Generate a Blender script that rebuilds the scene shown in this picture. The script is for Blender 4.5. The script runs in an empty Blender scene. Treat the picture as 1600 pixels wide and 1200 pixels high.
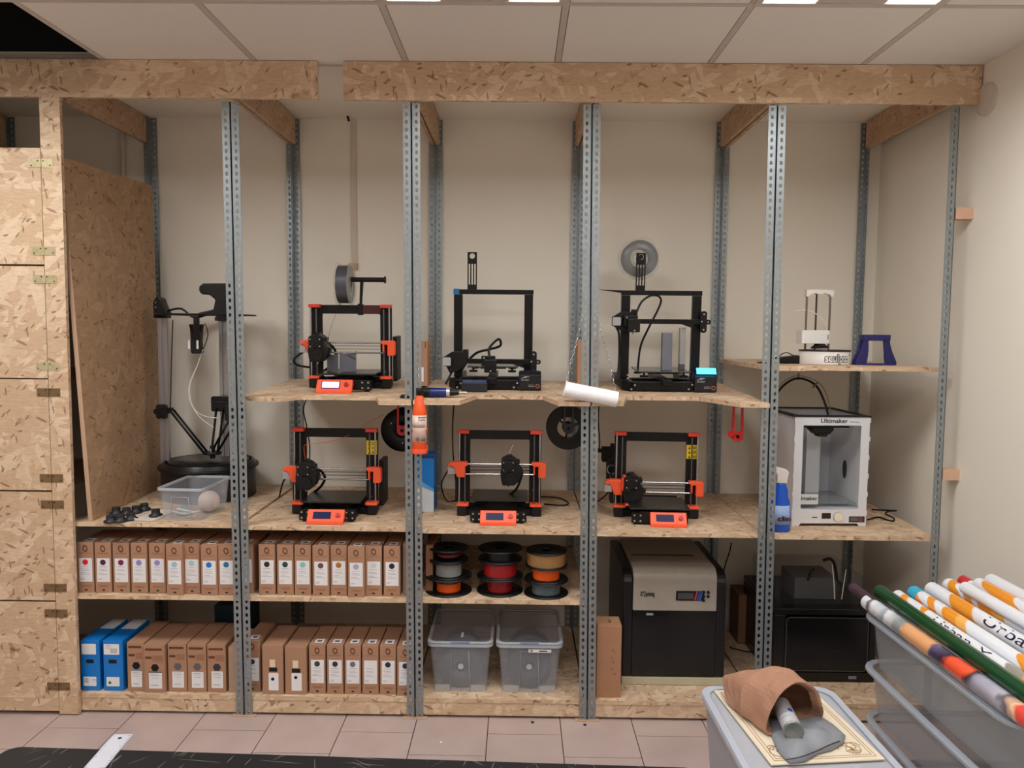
import bpy, bmesh, math, random
from mathutils import Vector, Matrix, noise

# ------------------------------------------------------------------ camera, light, exposure
SC = bpy.context.scene
COL = SC.collection
F_PX = 1191.4
CAM = Vector((0.0664, -3.0965, 1.6355))
RT = Vector((0.99991365, 0.00889341, 0.009675))
UP = Vector((-0.01028611, 0.07145353, 0.99739089))
FW = Vector((-0.0081789, 0.99740428, -0.07153884))
camd = bpy.data.cameras.new('camera'); camd.sensor_width = 36; camd.lens = F_PX * 36 / 1600
camo = bpy.data.objects.new('camera', camd); COL.objects.link(camo)
mx = Matrix((RT, UP, -FW)).transposed().to_4x4(); mx.translation = CAM
camo.matrix_world = mx
SC.camera = camo
SC.view_settings.view_transform = 'Standard'
SC.view_settings.look = 'None'
SC.view_settings.exposure = 0.05
SC.cycles.diffuse_bounces = 6
SC.view_settings.gamma = 1.0
SC.view_settings.use_curve_mapping = False
wd = bpy.data.worlds.new('world'); SC.world = wd; wd.use_nodes = True
wd.node_tree.nodes['Background'].inputs[0].default_value = (0.9, 0.8, 0.7, 1)
wd.node_tree.nodes['Background'].inputs[1].default_value = 0.02

H = 2.6838          # ceiling height
D = 0.808           # depth of the shelving
BAY = 0.72
XB = [(i - 2.5) * BAY for i in range(6)]
WALLX = 1.874

def area_lamp(name, loc, sx, sy, power, col, spread=168):
    l = bpy.data.lights.new(name, 'AREA'); l.shape = 'RECTANGLE'; l.size = sx; l.size_y = sy
    l.energy = power; l.color = col; l.spread = math.radians(spread)
    o = bpy.data.objects.new(name, l); COL.objects.link(o); o.location = loc
    return o
# the lamps of the ceiling panels; the panels themselves are built further down
LAMPCOL = (0.97, 0.985, 1.0)
PANELS = [(-0.083, -0.853), (1.107, -0.853), (-0.083, -2.65), (1.107, -2.65), (-1.88, -0.853), (-1.88, -2.65), (-0.083, -4.45), (-1.88, -4.45)]
POWERS = [9.5, 9, 10, 10, 14, 12, 5, 5]
for (lx, ly), pw in zip(PANELS, POWERS):
    area_lamp('panel_lamp', (lx, ly, H - 0.035), 0.5, 0.5, pw, LAMPCOL)

def P(px, py, ax, val):
    """the point of the plane  ax = val  that the photograph shows at px, py"""
    d = FW * F_PX + RT * (px - 800) - UP * (py - 600)
    i = 'xyz'.index(ax)
    return CAM + d * ((val - CAM[i]) / d[i])

# ------------------------------------------------------------------ materials
def lin(c):
    return tuple(((v / 255) / 12.92 if v / 255 <= 0.04045 else ((v / 255 + 0.055) / 1.055) ** 2.4) for v in c)
MATS = {}
def mat(name, rgb, rough=0.5, metal=0.0, alpha=1.0, emit=0.0, var=0.08, scale=30, bump=0.0, spec=0.5, coat=0.0, stretch=None):
    if name in MATS: return MATS[name]
    m = bpy.data.materials.new(name); m.use_nodes = True
    nt = m.node_tree; b = nt.nodes['Principled BSDF']; L = nt.links.new
    c = lin(rgb)
    tc = nt.nodes.new('ShaderNodeTexCoord'); nz = nt.nodes.new('ShaderNodeTexNoise')
    nz.inputs['Scale'].default_value = scale; nz.inputs['Detail'].default_value = 3
    src = tc.outputs['Object']
    if stretch:
        mp = nt.nodes.new('ShaderNodeMapping'); mp.inputs['Scale'].default_value = stretch
        L(src, mp.inputs[0]); src = mp.outputs[0]
    L(src, nz.inputs['Vector'])
    mix = nt.nodes.new('ShaderNodeMix'); mix.data_type = 'RGBA'
    mix.inputs[6].default_value = (*[max(0, v * (1 - var)) for v in c], 1)
    mix.inputs[7].default_value = (*[min(1, v * (1 + var)) for v in c], 1)
    L(nz.outputs['Fac'], mix.inputs[0]); L(mix.outputs[2], b.inputs['Base Color'])
    b.inputs['Roughness'].default_value = rough; b.inputs['Metallic'].default_value = metal
    b.inputs['Alpha'].default_value = alpha
    b.inputs['Specular IOR Level'].default_value = spec
    b.inputs['Coat Weight'].default_value = coat
    if bump:
        bp = nt.nodes.new('ShaderNodeBump'); bp.inputs['Strength'].default_value = bump; bp.inputs['Distance'].default_value = 0.002
        L(nz.outputs['Fac'], bp.inputs['Height']); L(bp.outputs[0], b.inputs['Normal'])
    if emit:
        L(mix.outputs[2], b.inputs['Emission Color']); b.inputs['Emission Strength'].default_value = emit
    MATS[name] = m
    return m

def ramp(nt, stops, src, interp='LINEAR'):
    r = nt.nodes.new('ShaderNodeValToRGB'); e = r.color_ramp.elements; r.color_ramp.interpolation = interp
    while len(e) < len(stops): e.new(0.5)
    for el, (p, c) in zip(e, stops):
        el.position = p; el.color = (*(lin(c) if len(c) == 3 else c), 1)
    nt.links.new(src, r.inputs[0]); return r.outputs[0]

def osb_mat(name, dark, mid, light, seed=0):
    """strand board: four layers of long flakes, the flake with the highest priority on top"""
    m = bpy.data.materials.new(name); m.use_nodes = True; nt = m.node_tree; b = nt.nodes['Principled BSDF']; L = nt.links.new
    N = nt.nodes.new
    tc = N('ShaderNodeTexCoord'); base = tc.outputs['UV']
    nz = N('ShaderNodeTexNoise'); nz.inputs['Scale'].default_value = 14; L(base, nz.inputs['Vector'])
    wob = N('ShaderNodeVectorMath'); wob.operation = 'MULTIPLY_ADD'; wob.inputs[1].default_value = (0.03, 0.03, 0)
    L(nz.outputs['Color'], wob.inputs[0]); L(base, wob.inputs[2])
    tone = prio = None
    for k, (ang, sx, sy) in enumerate(((12, 9, 34), (75, 10, 40), (-38, 8, 30), (-8, 13, 46), (128, 11, 36))):
        mp = N('ShaderNodeMapping'); mp.inputs['Rotation'].default_value = (0, 0, math.radians(ang))
        mp.inputs['Location'].default_value = (seed + 3.7 * k, 1.9 * k, 0); L(wob.outputs[0], mp.inputs[0])
        m2 = N('ShaderNodeMapping'); m2.inputs['Scale'].default_value = (sx, sy, 1); L(mp.outputs[0], m2.inputs[0])
        vo = N('ShaderNodeTexVoronoi'); vo.voronoi_dimensions = '2D'; vo.inputs['Scale'].default_value = 1; L(m2.outputs[0], vo.inputs['Vector'])
        sp = N('ShaderNodeSeparateColor'); L(vo.outputs['Color'], sp.inputs[0])
        if tone is None: tone, prio = sp.outputs[0], sp.outputs[1]
        else:
            g = N('ShaderNodeMath'); g.operation = 'GREATER_THAN'; L(sp.outputs[1], g.inputs[0]); L(prio, g.inputs[1])
            mt = N('ShaderNodeMix'); L(g.outputs[0], mt.inputs[0]); L(tone, mt.inputs[2]); L(sp.outputs[0], mt.inputs[3])
            mp_ = N('ShaderNodeMath'); mp_.operation = 'MAXIMUM'; L(sp.outputs[1], mp_.inputs[0]); L(prio, mp_.inputs[1])
            tone, prio = mt.outputs[0], mp_.outputs[0]
    nb = N('ShaderNodeTexNoise'); nb.inputs['Scale'].default_value = 26; nb.inputs['Detail'].default_value = 5; L(wob.outputs[0], nb.inputs['Vector'])
    ma = N('ShaderNodeMix'); ma.inputs[0].default_value = .3; L(tone, ma.inputs[2]); L(nb.outputs['Fac'], ma.inputs[3]); tone = ma.outputs[0]
    colr = ramp(nt, [(0.0, dark), (0.11, dark), (0.17, mid), (0.5, mid), (0.72, light), (1.0, tuple(min(255, v + 6) for v in light))], tone)
    # fine grain
    mg = N('ShaderNodeMapping'); mg.inputs['Scale'].default_value = (30, 110, 1); mg.inputs['Rotation'].default_value = (0, 0, .35); L(base, mg.inputs[0])
    ng = N('ShaderNodeTexNoise'); ng.inputs['Scale'].default_value = 1; ng.inputs['Detail'].default_value = 4; L(mg.outputs[0], ng.inputs['Vector'])
    gr = ramp(nt, [(0.3, (205, 200, 195)), (0.62, (255, 255, 255))], ng.outputs['Fac'])
    mm = N('ShaderNodeMix'); mm.data_type = 'RGBA'; mm.blend_type = 'MULTIPLY'; mm.inputs[0].default_value = 0.35
    L(colr, mm.inputs[6]); L(gr, mm.inputs[7])
    # sparse short dark slivers
    cur = mm.outputs[2]
    for k, (ang, sx, sy, thr) in enumerate(((24, 17, 85, 0.020), (-52, 30, 130, 0.018), (82, 24, 120, 0.022), (-12, 40, 90, 0.02))):
        mp = N('ShaderNodeMapping'); mp.inputs['Rotation'].default_value = (0, 0, math.radians(ang)); mp.inputs['Location'].default_value = (seed * 2 + k, 5.1 * k, 0)
        L(base, mp.inputs[0])
        m2 = N('ShaderNodeMapping'); m2.inputs['Scale'].default_value = (sx, sy, 1); L(mp.outputs[0], m2.inputs[0])
        vo = N('ShaderNodeTexVoronoi'); vo.voronoi_dimensions = '2D'; vo.inputs['Scale'].default_value = 1; L(m2.outputs[0], vo.inputs['Vector'])
        sp = N('ShaderNodeSeparateColor'); L(vo.outputs['Color'], sp.inputs[0])
        a = N('ShaderNodeMath'); a.operation = 'LESS_THAN'; a.inputs[1].default_value = thr; L(sp.outputs[2], a.inputs[0])
        d = N('ShaderNodeMath'); d.operation = 'LESS_THAN'; d.inputs[1].default_value = 0.42; L(vo.outputs['Distance'], d.inputs[0])
        c = N('ShaderNodeMath'); c.operation = 'MULTIPLY'; L(a.outputs[0], c.inputs[0]); L(d.outputs[0], c.inputs[1])
        c2 = N('ShaderNodeMath'); c2.operation = 'MULTIPLY'; c2.inputs[1].default_value = 0.6; L(c.outputs[0], c2.inputs[0])
        mk = N('ShaderNodeMix'); mk.data_type = 'RGBA'; L(c2.outputs[0], mk.inputs[0]); L(cur, mk.inputs[6]); mk.inputs[7].default_value = (*lin((105, 68, 45)), 1)
        cur = mk.outputs[2]
    L(cur, b.inputs['Base Color']); b.inputs['Roughness'].default_value = 0.62; b.inputs['Specular IOR Level'].default_value = 0.3
    bp = N('ShaderNodeBump'); bp.inputs['Strength'].default_value = 0.25; bp.inputs['Distance'].default_value = 0.001; L(tone, bp.inputs['Height']); L(bp.outputs[0], b.inputs['Normal'])
    MATS[name] = m; return m

OSB = osb_mat('strand_board', (166, 128, 100), (204, 175, 145), (221, 197, 169))
OSB2 = osb_mat('strand_board_old', (152, 118, 92), (184, 154, 126), (193, 164, 136), 7)
OSBE = mat('strand_board_edge', (188, 156, 130), 0.8, var=0.2, scale=90, stretch=(1, 1, 8))
GALV = mat('galvanised_steel', (150, 160, 166), 0.42, 0.75, var=0.14, scale=60)
PLASTER = mat('plaster', (232, 227, 216), 0.85, var=0.025, scale=2.5, bump=0.05)
CEILM = mat('ceiling_tile_white', (228, 225, 220), 0.9, var=0.03, scale=260, bump=0.1)
GRIDM = mat('ceiling_grid', (196, 188, 182), 0.5)
BLACK = mat('black_paint', (13, 13, 14), 0.5, spec=.3)
BLKPL = mat('black_plastic', (15, 15, 17), 0.42, var=0.2, spec=.35)
BLKMT = mat('black_anodised', (13, 13, 15), 0.4, 0.2, spec=.35)
DARKV = mat('void_shade_black', (12, 12, 13), 0.9)
ORNG = mat('orange_plastic', (246, 92, 52), 0.42, var=0.05)
REDP = mat('red_plastic', (190, 44, 40), 0.45)
STEEL = mat('bright_steel', (190, 192, 196), 0.22, 0.95)
CHROME = mat('silver_plastic', (190, 190, 194), 0.3, 0.5)
WHITE = mat('white_plastic', (226, 226, 226), 0.4, var=0.02)
PAPER = mat('white_paper', (228, 228, 232), 0.7, var=0.03)
KRAFT = mat('kraft_card', (168, 128, 102), 0.8, var=0.08, scale=12)
KRAFT2 = mat('kraft_card_pale', (176, 146, 124), 0.8, var=0.08, scale=12)
KRAFTD = mat('kraft_print', (110, 68, 44), 0.8)
KRAFTM = mat('kraft_print_light', (146, 100, 70), 0.8)
BLUEC = mat('blue_card', (0, 118, 205), 0.5, var=0.05)
GREYT = mat('grey_print', (150, 152, 160), 0.8)

# ------------------------------------------------------------------ mesh building
class MB:
    def __init__(s):
        s.v = []; s.f = []; s.mi = []; s.sm = []; s.cur = 0; s.T = None
    def add(s, vs, fs, smooth=False):
        n = len(s.v)
        for p in vs:
            p = Vector(p)
            s.v.append(s.T @ p if s.T is not None else p)
        for f in fs:
            s.f.append([n + i for i in f]); s.mi.append(s.cur); s.sm.append(smooth)
        return s
    def box(s, x0, y0, z0, x1, y1, z1):
        if x0 > x1: x0, x1 = x1, x0
        if y0 > y1: y0, y1 = y1, y0
        if z0 > z1: z0, z1 = z1, z0
        vs = [(x0, y0, z0), (x1, y0, z0), (x1, y1, z0), (x0, y1, z0), (x0, y0, z1), (x1, y0, z1), (x1, y1, z1), (x0, y1, z1)]
        return s.add(vs, [(0, 3, 2, 1), (4, 5, 6, 7), (0, 1, 5, 4), (1, 2, 6, 5), (2, 3, 7, 6), (3, 0, 4, 7)])
    def cb(s, c, d):
        return s.box(c[0] - d[0] / 2, c[1] - d[1] / 2, c[2] - d[2] / 2, c[0] + d[0] / 2, c[1] + d[1] / 2, c[2] + d[2] / 2)
    def cyl(s, a, b, r, r2=None, n=20, smooth=True, cap=True):
        a = Vector(a); b = Vector(b); r2 = r if r2 is None else r2
        z = (b - a).normalized(); x = z.orthogonal().normalized(); y = z.cross(x)
        ring = [(x * math.cos(t) + y * math.sin(t)) for t in (2 * math.pi * i / n for i in range(n))]
        vs = [a + q * r for q in ring] + [b + q * r2 for q in ring]
        s.add(vs, [(i, (i + 1) % n, n + (i + 1) % n, n + i) for i in range(n)], smooth)
        if cap:
            s.add(vs[:n], [tuple(reversed(range(n)))]); s.add(vs[n:], [tuple(range(n))])
        return s
    def ring(s, a, b, ro, ri, n=32):
        """a flat washer / pipe from a to b"""
        a = Vector(a); b = Vector(b); z = (b - a).normalized(); x = z.orthogonal().normalized(); y = z.cross(x)
        q = [(x * math.cos(2 * math.pi * i / n) + y * math.sin(2 * math.pi * i / n)) for i in range(n)]
        vs = [a + d * ro for d in q] + [b + d * ro for d in q] + [b + d * ri for d in q] + [a + d * ri for d in q]
        for k in range(4):
            s.add([vs[(k * n + i) % (4 * n)] for i in range(n)] + [vs[((k + 1) % 4) * n + i] for i in range(n)],
                  [(i, (i + 1) % n, n + (i + 1) % n, n + i) for i in range(n)], k in (0, 2))
        return s
    def lathe(s, prof, c=(0, 0, 0), n=32, smooth=True, axis='z'):
        c = Vector(c); vs = []
        for r, z in prof:
            for i in range(n):
                t = 2 * math.pi * i / n
                p = Vector((r * math.cos(t), r * math.sin(t), z))
                if axis == 'y': p = Vector((p.x, p.z, p.y))
                if axis == 'x': p = Vector((p.z, p.x, p.y))
                vs.append(c + p)
        fs = [(k * n + i, k * n + (i + 1) % n, (k + 1) * n + (i + 1) % n, (k + 1) * n + i) for k in range(len(prof) - 1) for i in range(n)]
        return s.add(vs, fs, smooth)
    def tube(s, pts, r, n=8, sub=4, closed=False):
        pts = [Vector(p) for p in pts]
        if sub > 1 and len(pts) > 2:
            out = []
            m = len(pts)
            rng = range(m) if closed else range(m - 1)
            for i in rng:
                p0 = pts[(i - 1) % m] if closed or i > 0 else pts[0]
                p1 = pts[i]; p2 = pts[(i + 1) % m]; p3 = pts[(i + 2) % m] if closed or i + 2 < m else pts[-1]
                for k in range(sub):
                    t = k / sub
                    out.append(0.5 * ((2 * p1) + (p2 - p0) * t + (2 * p0 - 5 * p1 + 4 * p2 - p3) * t * t + (3 * p1 - p0 - 3 * p2 + p3) * t ** 3))
            if not closed: out.append(pts[-1])
            pts = out
        m = len(pts); vs = []; up = None
        for i, p in enumerate(pts):
            if closed: t = (pts[(i + 1) % m] - pts[i - 1]).normalized()
            else: t = (pts[min(i + 1, m - 1)] - pts[max(i - 1, 0)]).normalized()
            if up is None: up = t.orthogonal().normalized()
            else:
                up = up - t * up.dot(t)
                up = up.normalized() if up.length > 1e-6 else t.orthogonal().normalized()
            w = t.cross(up)
            rr = r[min(i * len(r) // m, len(r) - 1)] if isinstance(r, (list, tuple)) else r
            for k in range(n):
                a = 2 * math.pi * k / n
                vs.append(p + (up * math.cos(a) + w * math.sin(a)) * rr)
        segs = m if closed else m - 1
        fs = [(i * n + k, i * n + (k + 1) % n, ((i + 1) % m) * n + (k + 1) % n, ((i + 1) % m) * n + k) for i in range(segs) for k in range(n)]
        if not closed: fs += [tuple(reversed(range(n))), tuple((m - 1) * n + k for k in range(n))]
        return s.add(vs, fs, True)
    def prism(s, poly, h0, h1, plane='xy'):
        """a polygon pushed from h0 to h1; plane xz means the polygon stands up and is pushed along y"""
        def q(u, v, w): return (u, v, w) if plane == 'xy' else ((u, w, v) if plane == 'xz' else (w, u, v))
        n = len(poly)
        vs = [q(u, v, h0) for u, v in poly] + [q(u, v, h1) for u, v in poly]
        fs = [tuple(range(n)), tuple(range(2 * n - 1, n - 1, -1))] + [(i, (i + 1) % n, n + (i + 1) % n, n + i) for i in range(n)]
        return s.add(vs, fs)
    def frame(s, outer, inner, h0, h1, plane='xz'):
        """a plate with one opening; outer and inner have as many corners as each other"""
        def q(u, v, w): return (u, v, w) if plane == 'xy' else ((u, w, v) if plane == 'xz' else (w, u, v))
        n = len(outer); vs = [q(*p, h0) for p in outer] + [q(*p, h0) for p in inner] + [q(*p, h1) for p in outer] + [q(*p, h1) for p in inner]
        fs = []
        for i in range(n):
            j = (i + 1) % n
            fs += [(i, j, n + j, n + i), (2 * n + i, 3 * n + i, 3 * n + j, 2 * n + j), (i, 2 * n + i, 2 * n + j, j), (n + i, n + j, 3 * n + j, 3 * n + i)]
        return s.add(vs, fs)
    def build(s, name, mats, parent=None, bevel=0.0, uvs=1.0, seg=2, loc=None):
        me = bpy.data.meshes.new(name)
        me.from_pydata([tuple(p) for p in s.v], [], s.f)
        if not isinstance(mats, (list, tuple)): mats = [mats]
        for m in mats: me.materials.append(m)
        bm = bmesh.new(); bm.from_mesh(me)
        bmesh.ops.recalc_face_normals(bm, faces=bm.faces)
        uv = bm.loops.layers.uv.new('uv')
        off = (sum(ord(c) for c in name) * 0.37 + len(COL.objects) * 0.713)
        bm.faces.ensure_lookup_table()
        for f in bm.faces:
            f.material_index = s.mi[f.index]; f.smooth = s.sm[f.index]
            nn = f.normal; a = max(range(3), key=lambda i: abs(nn[i]))
            for lp in f.loops:
                c = lp.vert.co
                t = ((c.y, c.z), (c.x, c.z), (c.x, c.y))[a]
                lp[uv].uv = (t[0] * uvs + off, t[1] * uvs + off * 0.61)
        bm.to_mesh(me); bm.free()
        o = bpy.data.objects.new(name, me); COL.objects.link(o)
        if parent is not None: o.parent = parent
        if loc is not None: o.location = loc
        if bevel:
            bv = o.modifiers.new('bevel', 'BEVEL'); bv.width = bevel; bv.segments = seg; bv.limit_method = 'ANGLE'; bv.angle_limit = math.radians(40)
        return o

def rrect(x0, z0, x1, z1, r, k=5):
    pts = []
    for cx, cz, a0 in ((x1 - r, z1 - r, 0), (x0 + r, z1 - r, 90), (x0 + r, z0 + r, 180), (x1 - r, z0 + r, 270)):
        for i in range(k):
            a = math.radians(a0 + 90 * i / (k - 1)); pts.append((cx + r * math.cos(a), cz + r * math.sin(a)))
    return pts

def tag(o, label=None, cat=None, group=None, kind=None):
    if label: o['label'] = label
    if cat: o['category'] = cat
    if group: o['group'] = group
    if kind: o['kind'] = kind
    return o
def thing(name, loc, label, cat, group=None, rz=0.0, rx=0.0, ry=0.0):
    o = bpy.data.objects.new(name, None); COL.objects.link(o); o.empty_display_size = 0.05
    o.location = loc; o.rotation_euler = (rx, ry, rz)
    return tag(o, label, cat, group)
def copy_tree(o, parent=None):
    c = o.copy(); COL.objects.link(c)
    c.parent = parent
    for ch in list(o.children): copy_tree(ch, c)
    return c
def one(name, mb, m, label, cat, group=None, bevel=0.0, loc=None):
    return tag(mb.build(name, m, None, bevel, loc=loc), label, cat, group)

def text_mesh(s, size, extrude=0.0004, spacing=1.0):
    """(vertices, faces) of a word lying in x/z with its lower left corner at 0, facing -y"""
    cu = bpy.data.curves.new('word', 'FONT'); cu.body = s; cu.size = size; cu.extrude = extrude; cu.space_character = spacing
    ob = bpy.data.objects.new('word', cu); COL.objects.link(ob)
    dg = bpy.context.evaluated_depsgraph_get()
    me = bpy.data.meshes.new_from_object(ob.evaluated_get(dg))
    vs = [(v.co.x, -v.co.z, v.co.y) for v in me.vertices]; fs = [tuple(p.vertices) for p in me.polygons]
    bpy.data.objects.remove(ob); bpy.data.curves.remove(cu); bpy.data.meshes.remove(me)
    return vs, fs
def word(name, s, size, m, parent, loc, width=None, bold=0.0, rz=0.0, rx=0.0):
    vs, fs = text_mesh(s, size)
    w = max(v[0] for v in vs) - min(v[0] for v in vs)
    k = (width / w) if width else 1.0
    mb = MB(); mb.add([(v[0] * k, v[1], v[2]) for v in vs], fs)
    if bold:
        for dx, dz in ((bold, 0), (0, bold), (bold, bold)):
            mb.add([(v[0] * k + dx, v[1], v[2] + dz) for v in vs], fs)
    o = mb.build(name, m, parent); o.location = loc; o.rotation_euler = (rx, 0, rz)
    return o
# ------------------------------------------------------------------ the room
def struct(name, mb, m, bevel=0.0):
    return tag(mb.build(name, m, None, bevel), kind='structure')
XL, YF = -3.6, -5.4
def floor_material():
    m = bpy.data.materials.new('floor_tiles'); m.use_nodes = True; nt = m.node_tree; b = nt.nodes['Principled BSDF']; L = nt.links.new
    tc = nt.nodes.new('ShaderNodeTexCoord'); nz = nt.nodes.new('ShaderNodeTexNoise'); nz.inputs['Scale'].default_value = 5; nz.inputs['Detail'].default_value = 6
    L(tc.outputs['Object'], nz.inputs['Vector'])
    c = ramp(nt, [(0.3, (176, 157, 152)), (0.7, (190, 171, 166))], nz.outputs['Fac'])
    L(c, b.inputs['Base Color']); b.inputs['Roughness'].default_value = 0.38
    return m
FLOORM = floor_material(); GROUT = mat('grout', (88, 66, 60), 0.9)
mb = MB(); mb.box(XL, YF, -0.06, WALLX, D + 0.02, -0.004); mb.cur = 1
T = 0.30; k = 0
x = 0.256 + 0.0015
cols = []
i0 = int((XL - 0.256) / T) - 1
for i in range(i0, 8):
    xa = 0.256 + i * T; xb = xa + T
    y0 = -0.118 if i % 2 == 0 else -0.278
    # columns at the shelf: even ones break at -0.118, odd ones at -0.278
    y0 = -0.118 if (i % 2) else -0.278
    j0 = int((YF - y0) / T) - 1
    for j in range(j0, 5):
        ya = y0 + j * T; yb = ya + T
        a, b_, c_, d_ = max(xa + 0.002, XL), min(xb - 0.002, WALLX), max(ya + 0.002, YF), min(yb - 0.002, D + 0.02)
        if b_ - a > 0.01 and d_ - c_ > 0.01:
            mb.box(a, c_, -0.004, b_, d_, 0)
struct('floor', mb, [GROUT, FLOORM])
BW = D + 0.012
struct('wall_back', MB().box(XL, BW, -0.06, WALLX + 0.1, BW + 0.12, H + 0.6), PLASTER)
struct('wall_right', MB().box(WALLX, YF - 0.1, -0.06, WALLX + 0.12, BW, H + 0.6), PLASTER)
struct('wall_left', MB().box(XL - 0.12, YF - 0.1, -0.06, XL, BW, H + 0.6), PLASTER)
struct('wall_front', MB().box(XL, YF - 0.12, -0.06, WALLX, YF, H + 0.6), PLASTER)
# ceiling: tiles in a metal grid, one tile missing at the left
CX0, CT = 0.2085, 0.5985
def cx(i): return CX0 + i * CT
CY0 = -0.553
def cyy(j): return CY0 + j * CT
mb = MB(); holes = set(); panels = {}
pan = [(-1, -1), (1, -1), (-1, -4), (1, -4), (-4, -1), (-4, -4), (-1, -7), (-4, -7)]
missing = {(-4, 0), (-5, 0), (-6, 0)}
for i in range(-7, 3):
    for j in range(-9, 1):
        xa, xb = cx(i), cx(i + 1); ya, yb = cyy(j), cyy(j + 1)
        xb = min(xb, WALLX); xa = max(xa, XL); ya = max(ya, YF)
        if xb - xa < 0.02 or yb - ya < 0.02 or (i, j) in missing or (i, j) in pan: continue
        mb.box(xa + 0.0135, ya + 0.0135, H, xb - (0.0135 if xb < WALLX else 0), min(yb, 0.046) - 0.0135, H + 0.018)
mb.cur = 1
for i in range(-6, 3):
    mb.box(cx(i) - 0.011, YF, H - 0.0005, cx(i) + 0.011, 0.03, H + 0.03)
for j in range(-8, 1):
    mb.box(XL, cyy(j) - 0.011, H - 0.0004, WALLX, cyy(j) + 0.011, H + 0.03)
mb.box(XL, 0.025, H - 0.0005, WALLX, 0.05, H + 0.03)
struct('ceiling', mb, [CEILM, GRIDM])
struct('ceiling_soffit', MB().box(XL, 0.05, H, WALLX, BW, H + 0.05), PLASTER)
struct('ceiling_void', MB().box(XL, YF, H + 0.45, WALLX, BW, H + 0.5).box(XL, .0525, H + .0, -1.59, .06, H + .45).box(-1.57, -.9, H + .04, -1.56, .06, H + .45), DARKV)  # near-black sheets put the void's shade above the missing tiles into colour
# fluorescent panels
LAMP = mat('lamp_tube_glow', (255, 246, 232), 0.5, emit=9.0, var=0.0)
LOUV = mat('lamp_louvre', (235, 235, 235), 0.25, 0.6)
def panel(i, j, label):
    t = thing('ceiling_light', (cx(i) + CT / 2, cyy(j) + CT / 2, H), label, 'ceiling light', 'square light panels in the ceiling')
    h = CT / 2 - 0.004
    f = MB()
    f.frame([(-h, -h), (h, -h), (h, h), (-h, h)], [(-h + 0.02, -h + 0.02), (h - 0.02, -h + 0.02), (h - 0.02, h - 0.02), (-h + 0.02, h - 0.02)], -0.004, 0.07, 'xy')
    f.box(-h, -h, 0.07, h, h, 0.074)
    f.box(-0.105, -h + 0.02, -0.002, 0.115, h - 0.02, 0.004)
    f.build('housing', GRIDM, t)
    for x0, x1 in ((-h + 0.025, -0.11), (0.12, h - 0.025)):
        MB().box(x0, -h + 0.02, 0.008, x1, h - 0.02, 0.012).build('diffuser', LAMP, t)
        g = MB()
        for k in range(11):
            y = -h + 0.03 + k * (2 * h - 0.06) / 10
            g.box(x0, y - 0.0008, -0.004, x1, y + 0.0008, 0.007)
        g.build('louvre', LOUV, t)
where = {(-1, -1): 'light panel above the second and third upper printers, at the top edge', (1, -1): 'square light panel with two bright bands at the top right',
         (-1, -4): 'ceiling panel over the middle of the room behind the viewer', (1, -4): 'ceiling panel behind the viewer nearest the right wall', (-4, -1): 'ceiling panel just above the top left corner in front of the cabinet',
         (-4, -4): 'ceiling panel behind the viewer on the left side', (-1, -7): 'rearmost ceiling panel near the middle', (-4, -7): 'rearmost ceiling panel on the left side'}
for ij in pan:
    t = panel(*ij, where[ij])

# ------------------------------------------------------------------ slotted steel posts
FL, TH, PITCH, PH = 0.033, 0.0022, 0.0297, 2.55
def angle_mesh(sx, sy, top=PH):
    """slotted angle: corner at 0,0, one flange along sx*x, the other along sy*y"""
    mb = MB(); n = int(top / PITCH); hw, hh = 0.0052, 0.0088
    def flange(map3):
        o = 0.0185
        for k in range(n):
            z0, z1 = k * PITCH, (k + 1) * PITCH; zc = (z0 + z1) / 2
            out = [(0, z0), (o, z0), (FL, z0), (FL, zc), (FL, z1), (o, z1), (0, z1), (0, zc)]
            inn = [(o - hw, zc - hh * .6), (o, zc - hh), (o + hw, zc - hh * .6), (o + hw, zc), (o + hw, zc + hh * .6), (o, zc + hh), (o - hw, zc + hh * .6), (o - hw, zc)]
            vs = [map3(u, w, 0) for u, w in out] + [map3(u, w, 0) for u, w in inn] + [map3(u, w, TH) for u, w in out] + [map3(u, w, TH) for u, w in inn]
            fs = []
            for i in range(8):
                j = (i + 1) % 8
                fs += [(i, j, 8 + j, 8 + i), (16 + i, 24 + i, 24 + j, 16 + j), (8 + i, 8 + j, 24 + j, 24 + i)]
                if i in (2, 3, 6, 7): fs.append((i, 16 + i, 16 + j, j))
            mb.add(vs, fs)
    flange(lambda u, w, t: (sx * u, sy * t, w))
    flange(lambda u, w, t: (sx * t, sy * u, w))
    return mb
ANG = {}
def post(parent, x, y, sx, sy, lean=0.0, z=0.004):
    key = (sx, sy)
    if key not in ANG:
        o = angle_mesh(sx, sy, PH if sy > 0 else H - .008).build('slotted_post', GALV, parent); ANG[key] = o
    else:
        o = ANG[key].copy(); COL.objects.link(o); o.parent = parent
    o.location = (x, y, z); o.rotation_euler = (0, lean, 0)
    return o
BOT = [0, .006, .007, .010, .020, .006]
TOP = [0, -.0125, -.010, -.012, .001, 0.0]
LEAN = [(t - b) / 2.54 for t, b in zip(TOP, BOT)]
G = 0.0012
bays = ['leftmost shelving bay holding the tall black delta printer', 'second shelving bay from the left with two orange and black printers',
        'middle shelving bay with spool stacks and two clear bins', 'fourth shelving bay from the left, holding the big grey topped printer', 'rightmost shelving bay with the white enclosed printer']
ZM = [.802, .7955, .7895, .7860, .7820]     # underside of the work shelf
ZL = [.494, .494, .494]
ST = 0.018
TIE = (2.548, H - 0.003)
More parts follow.
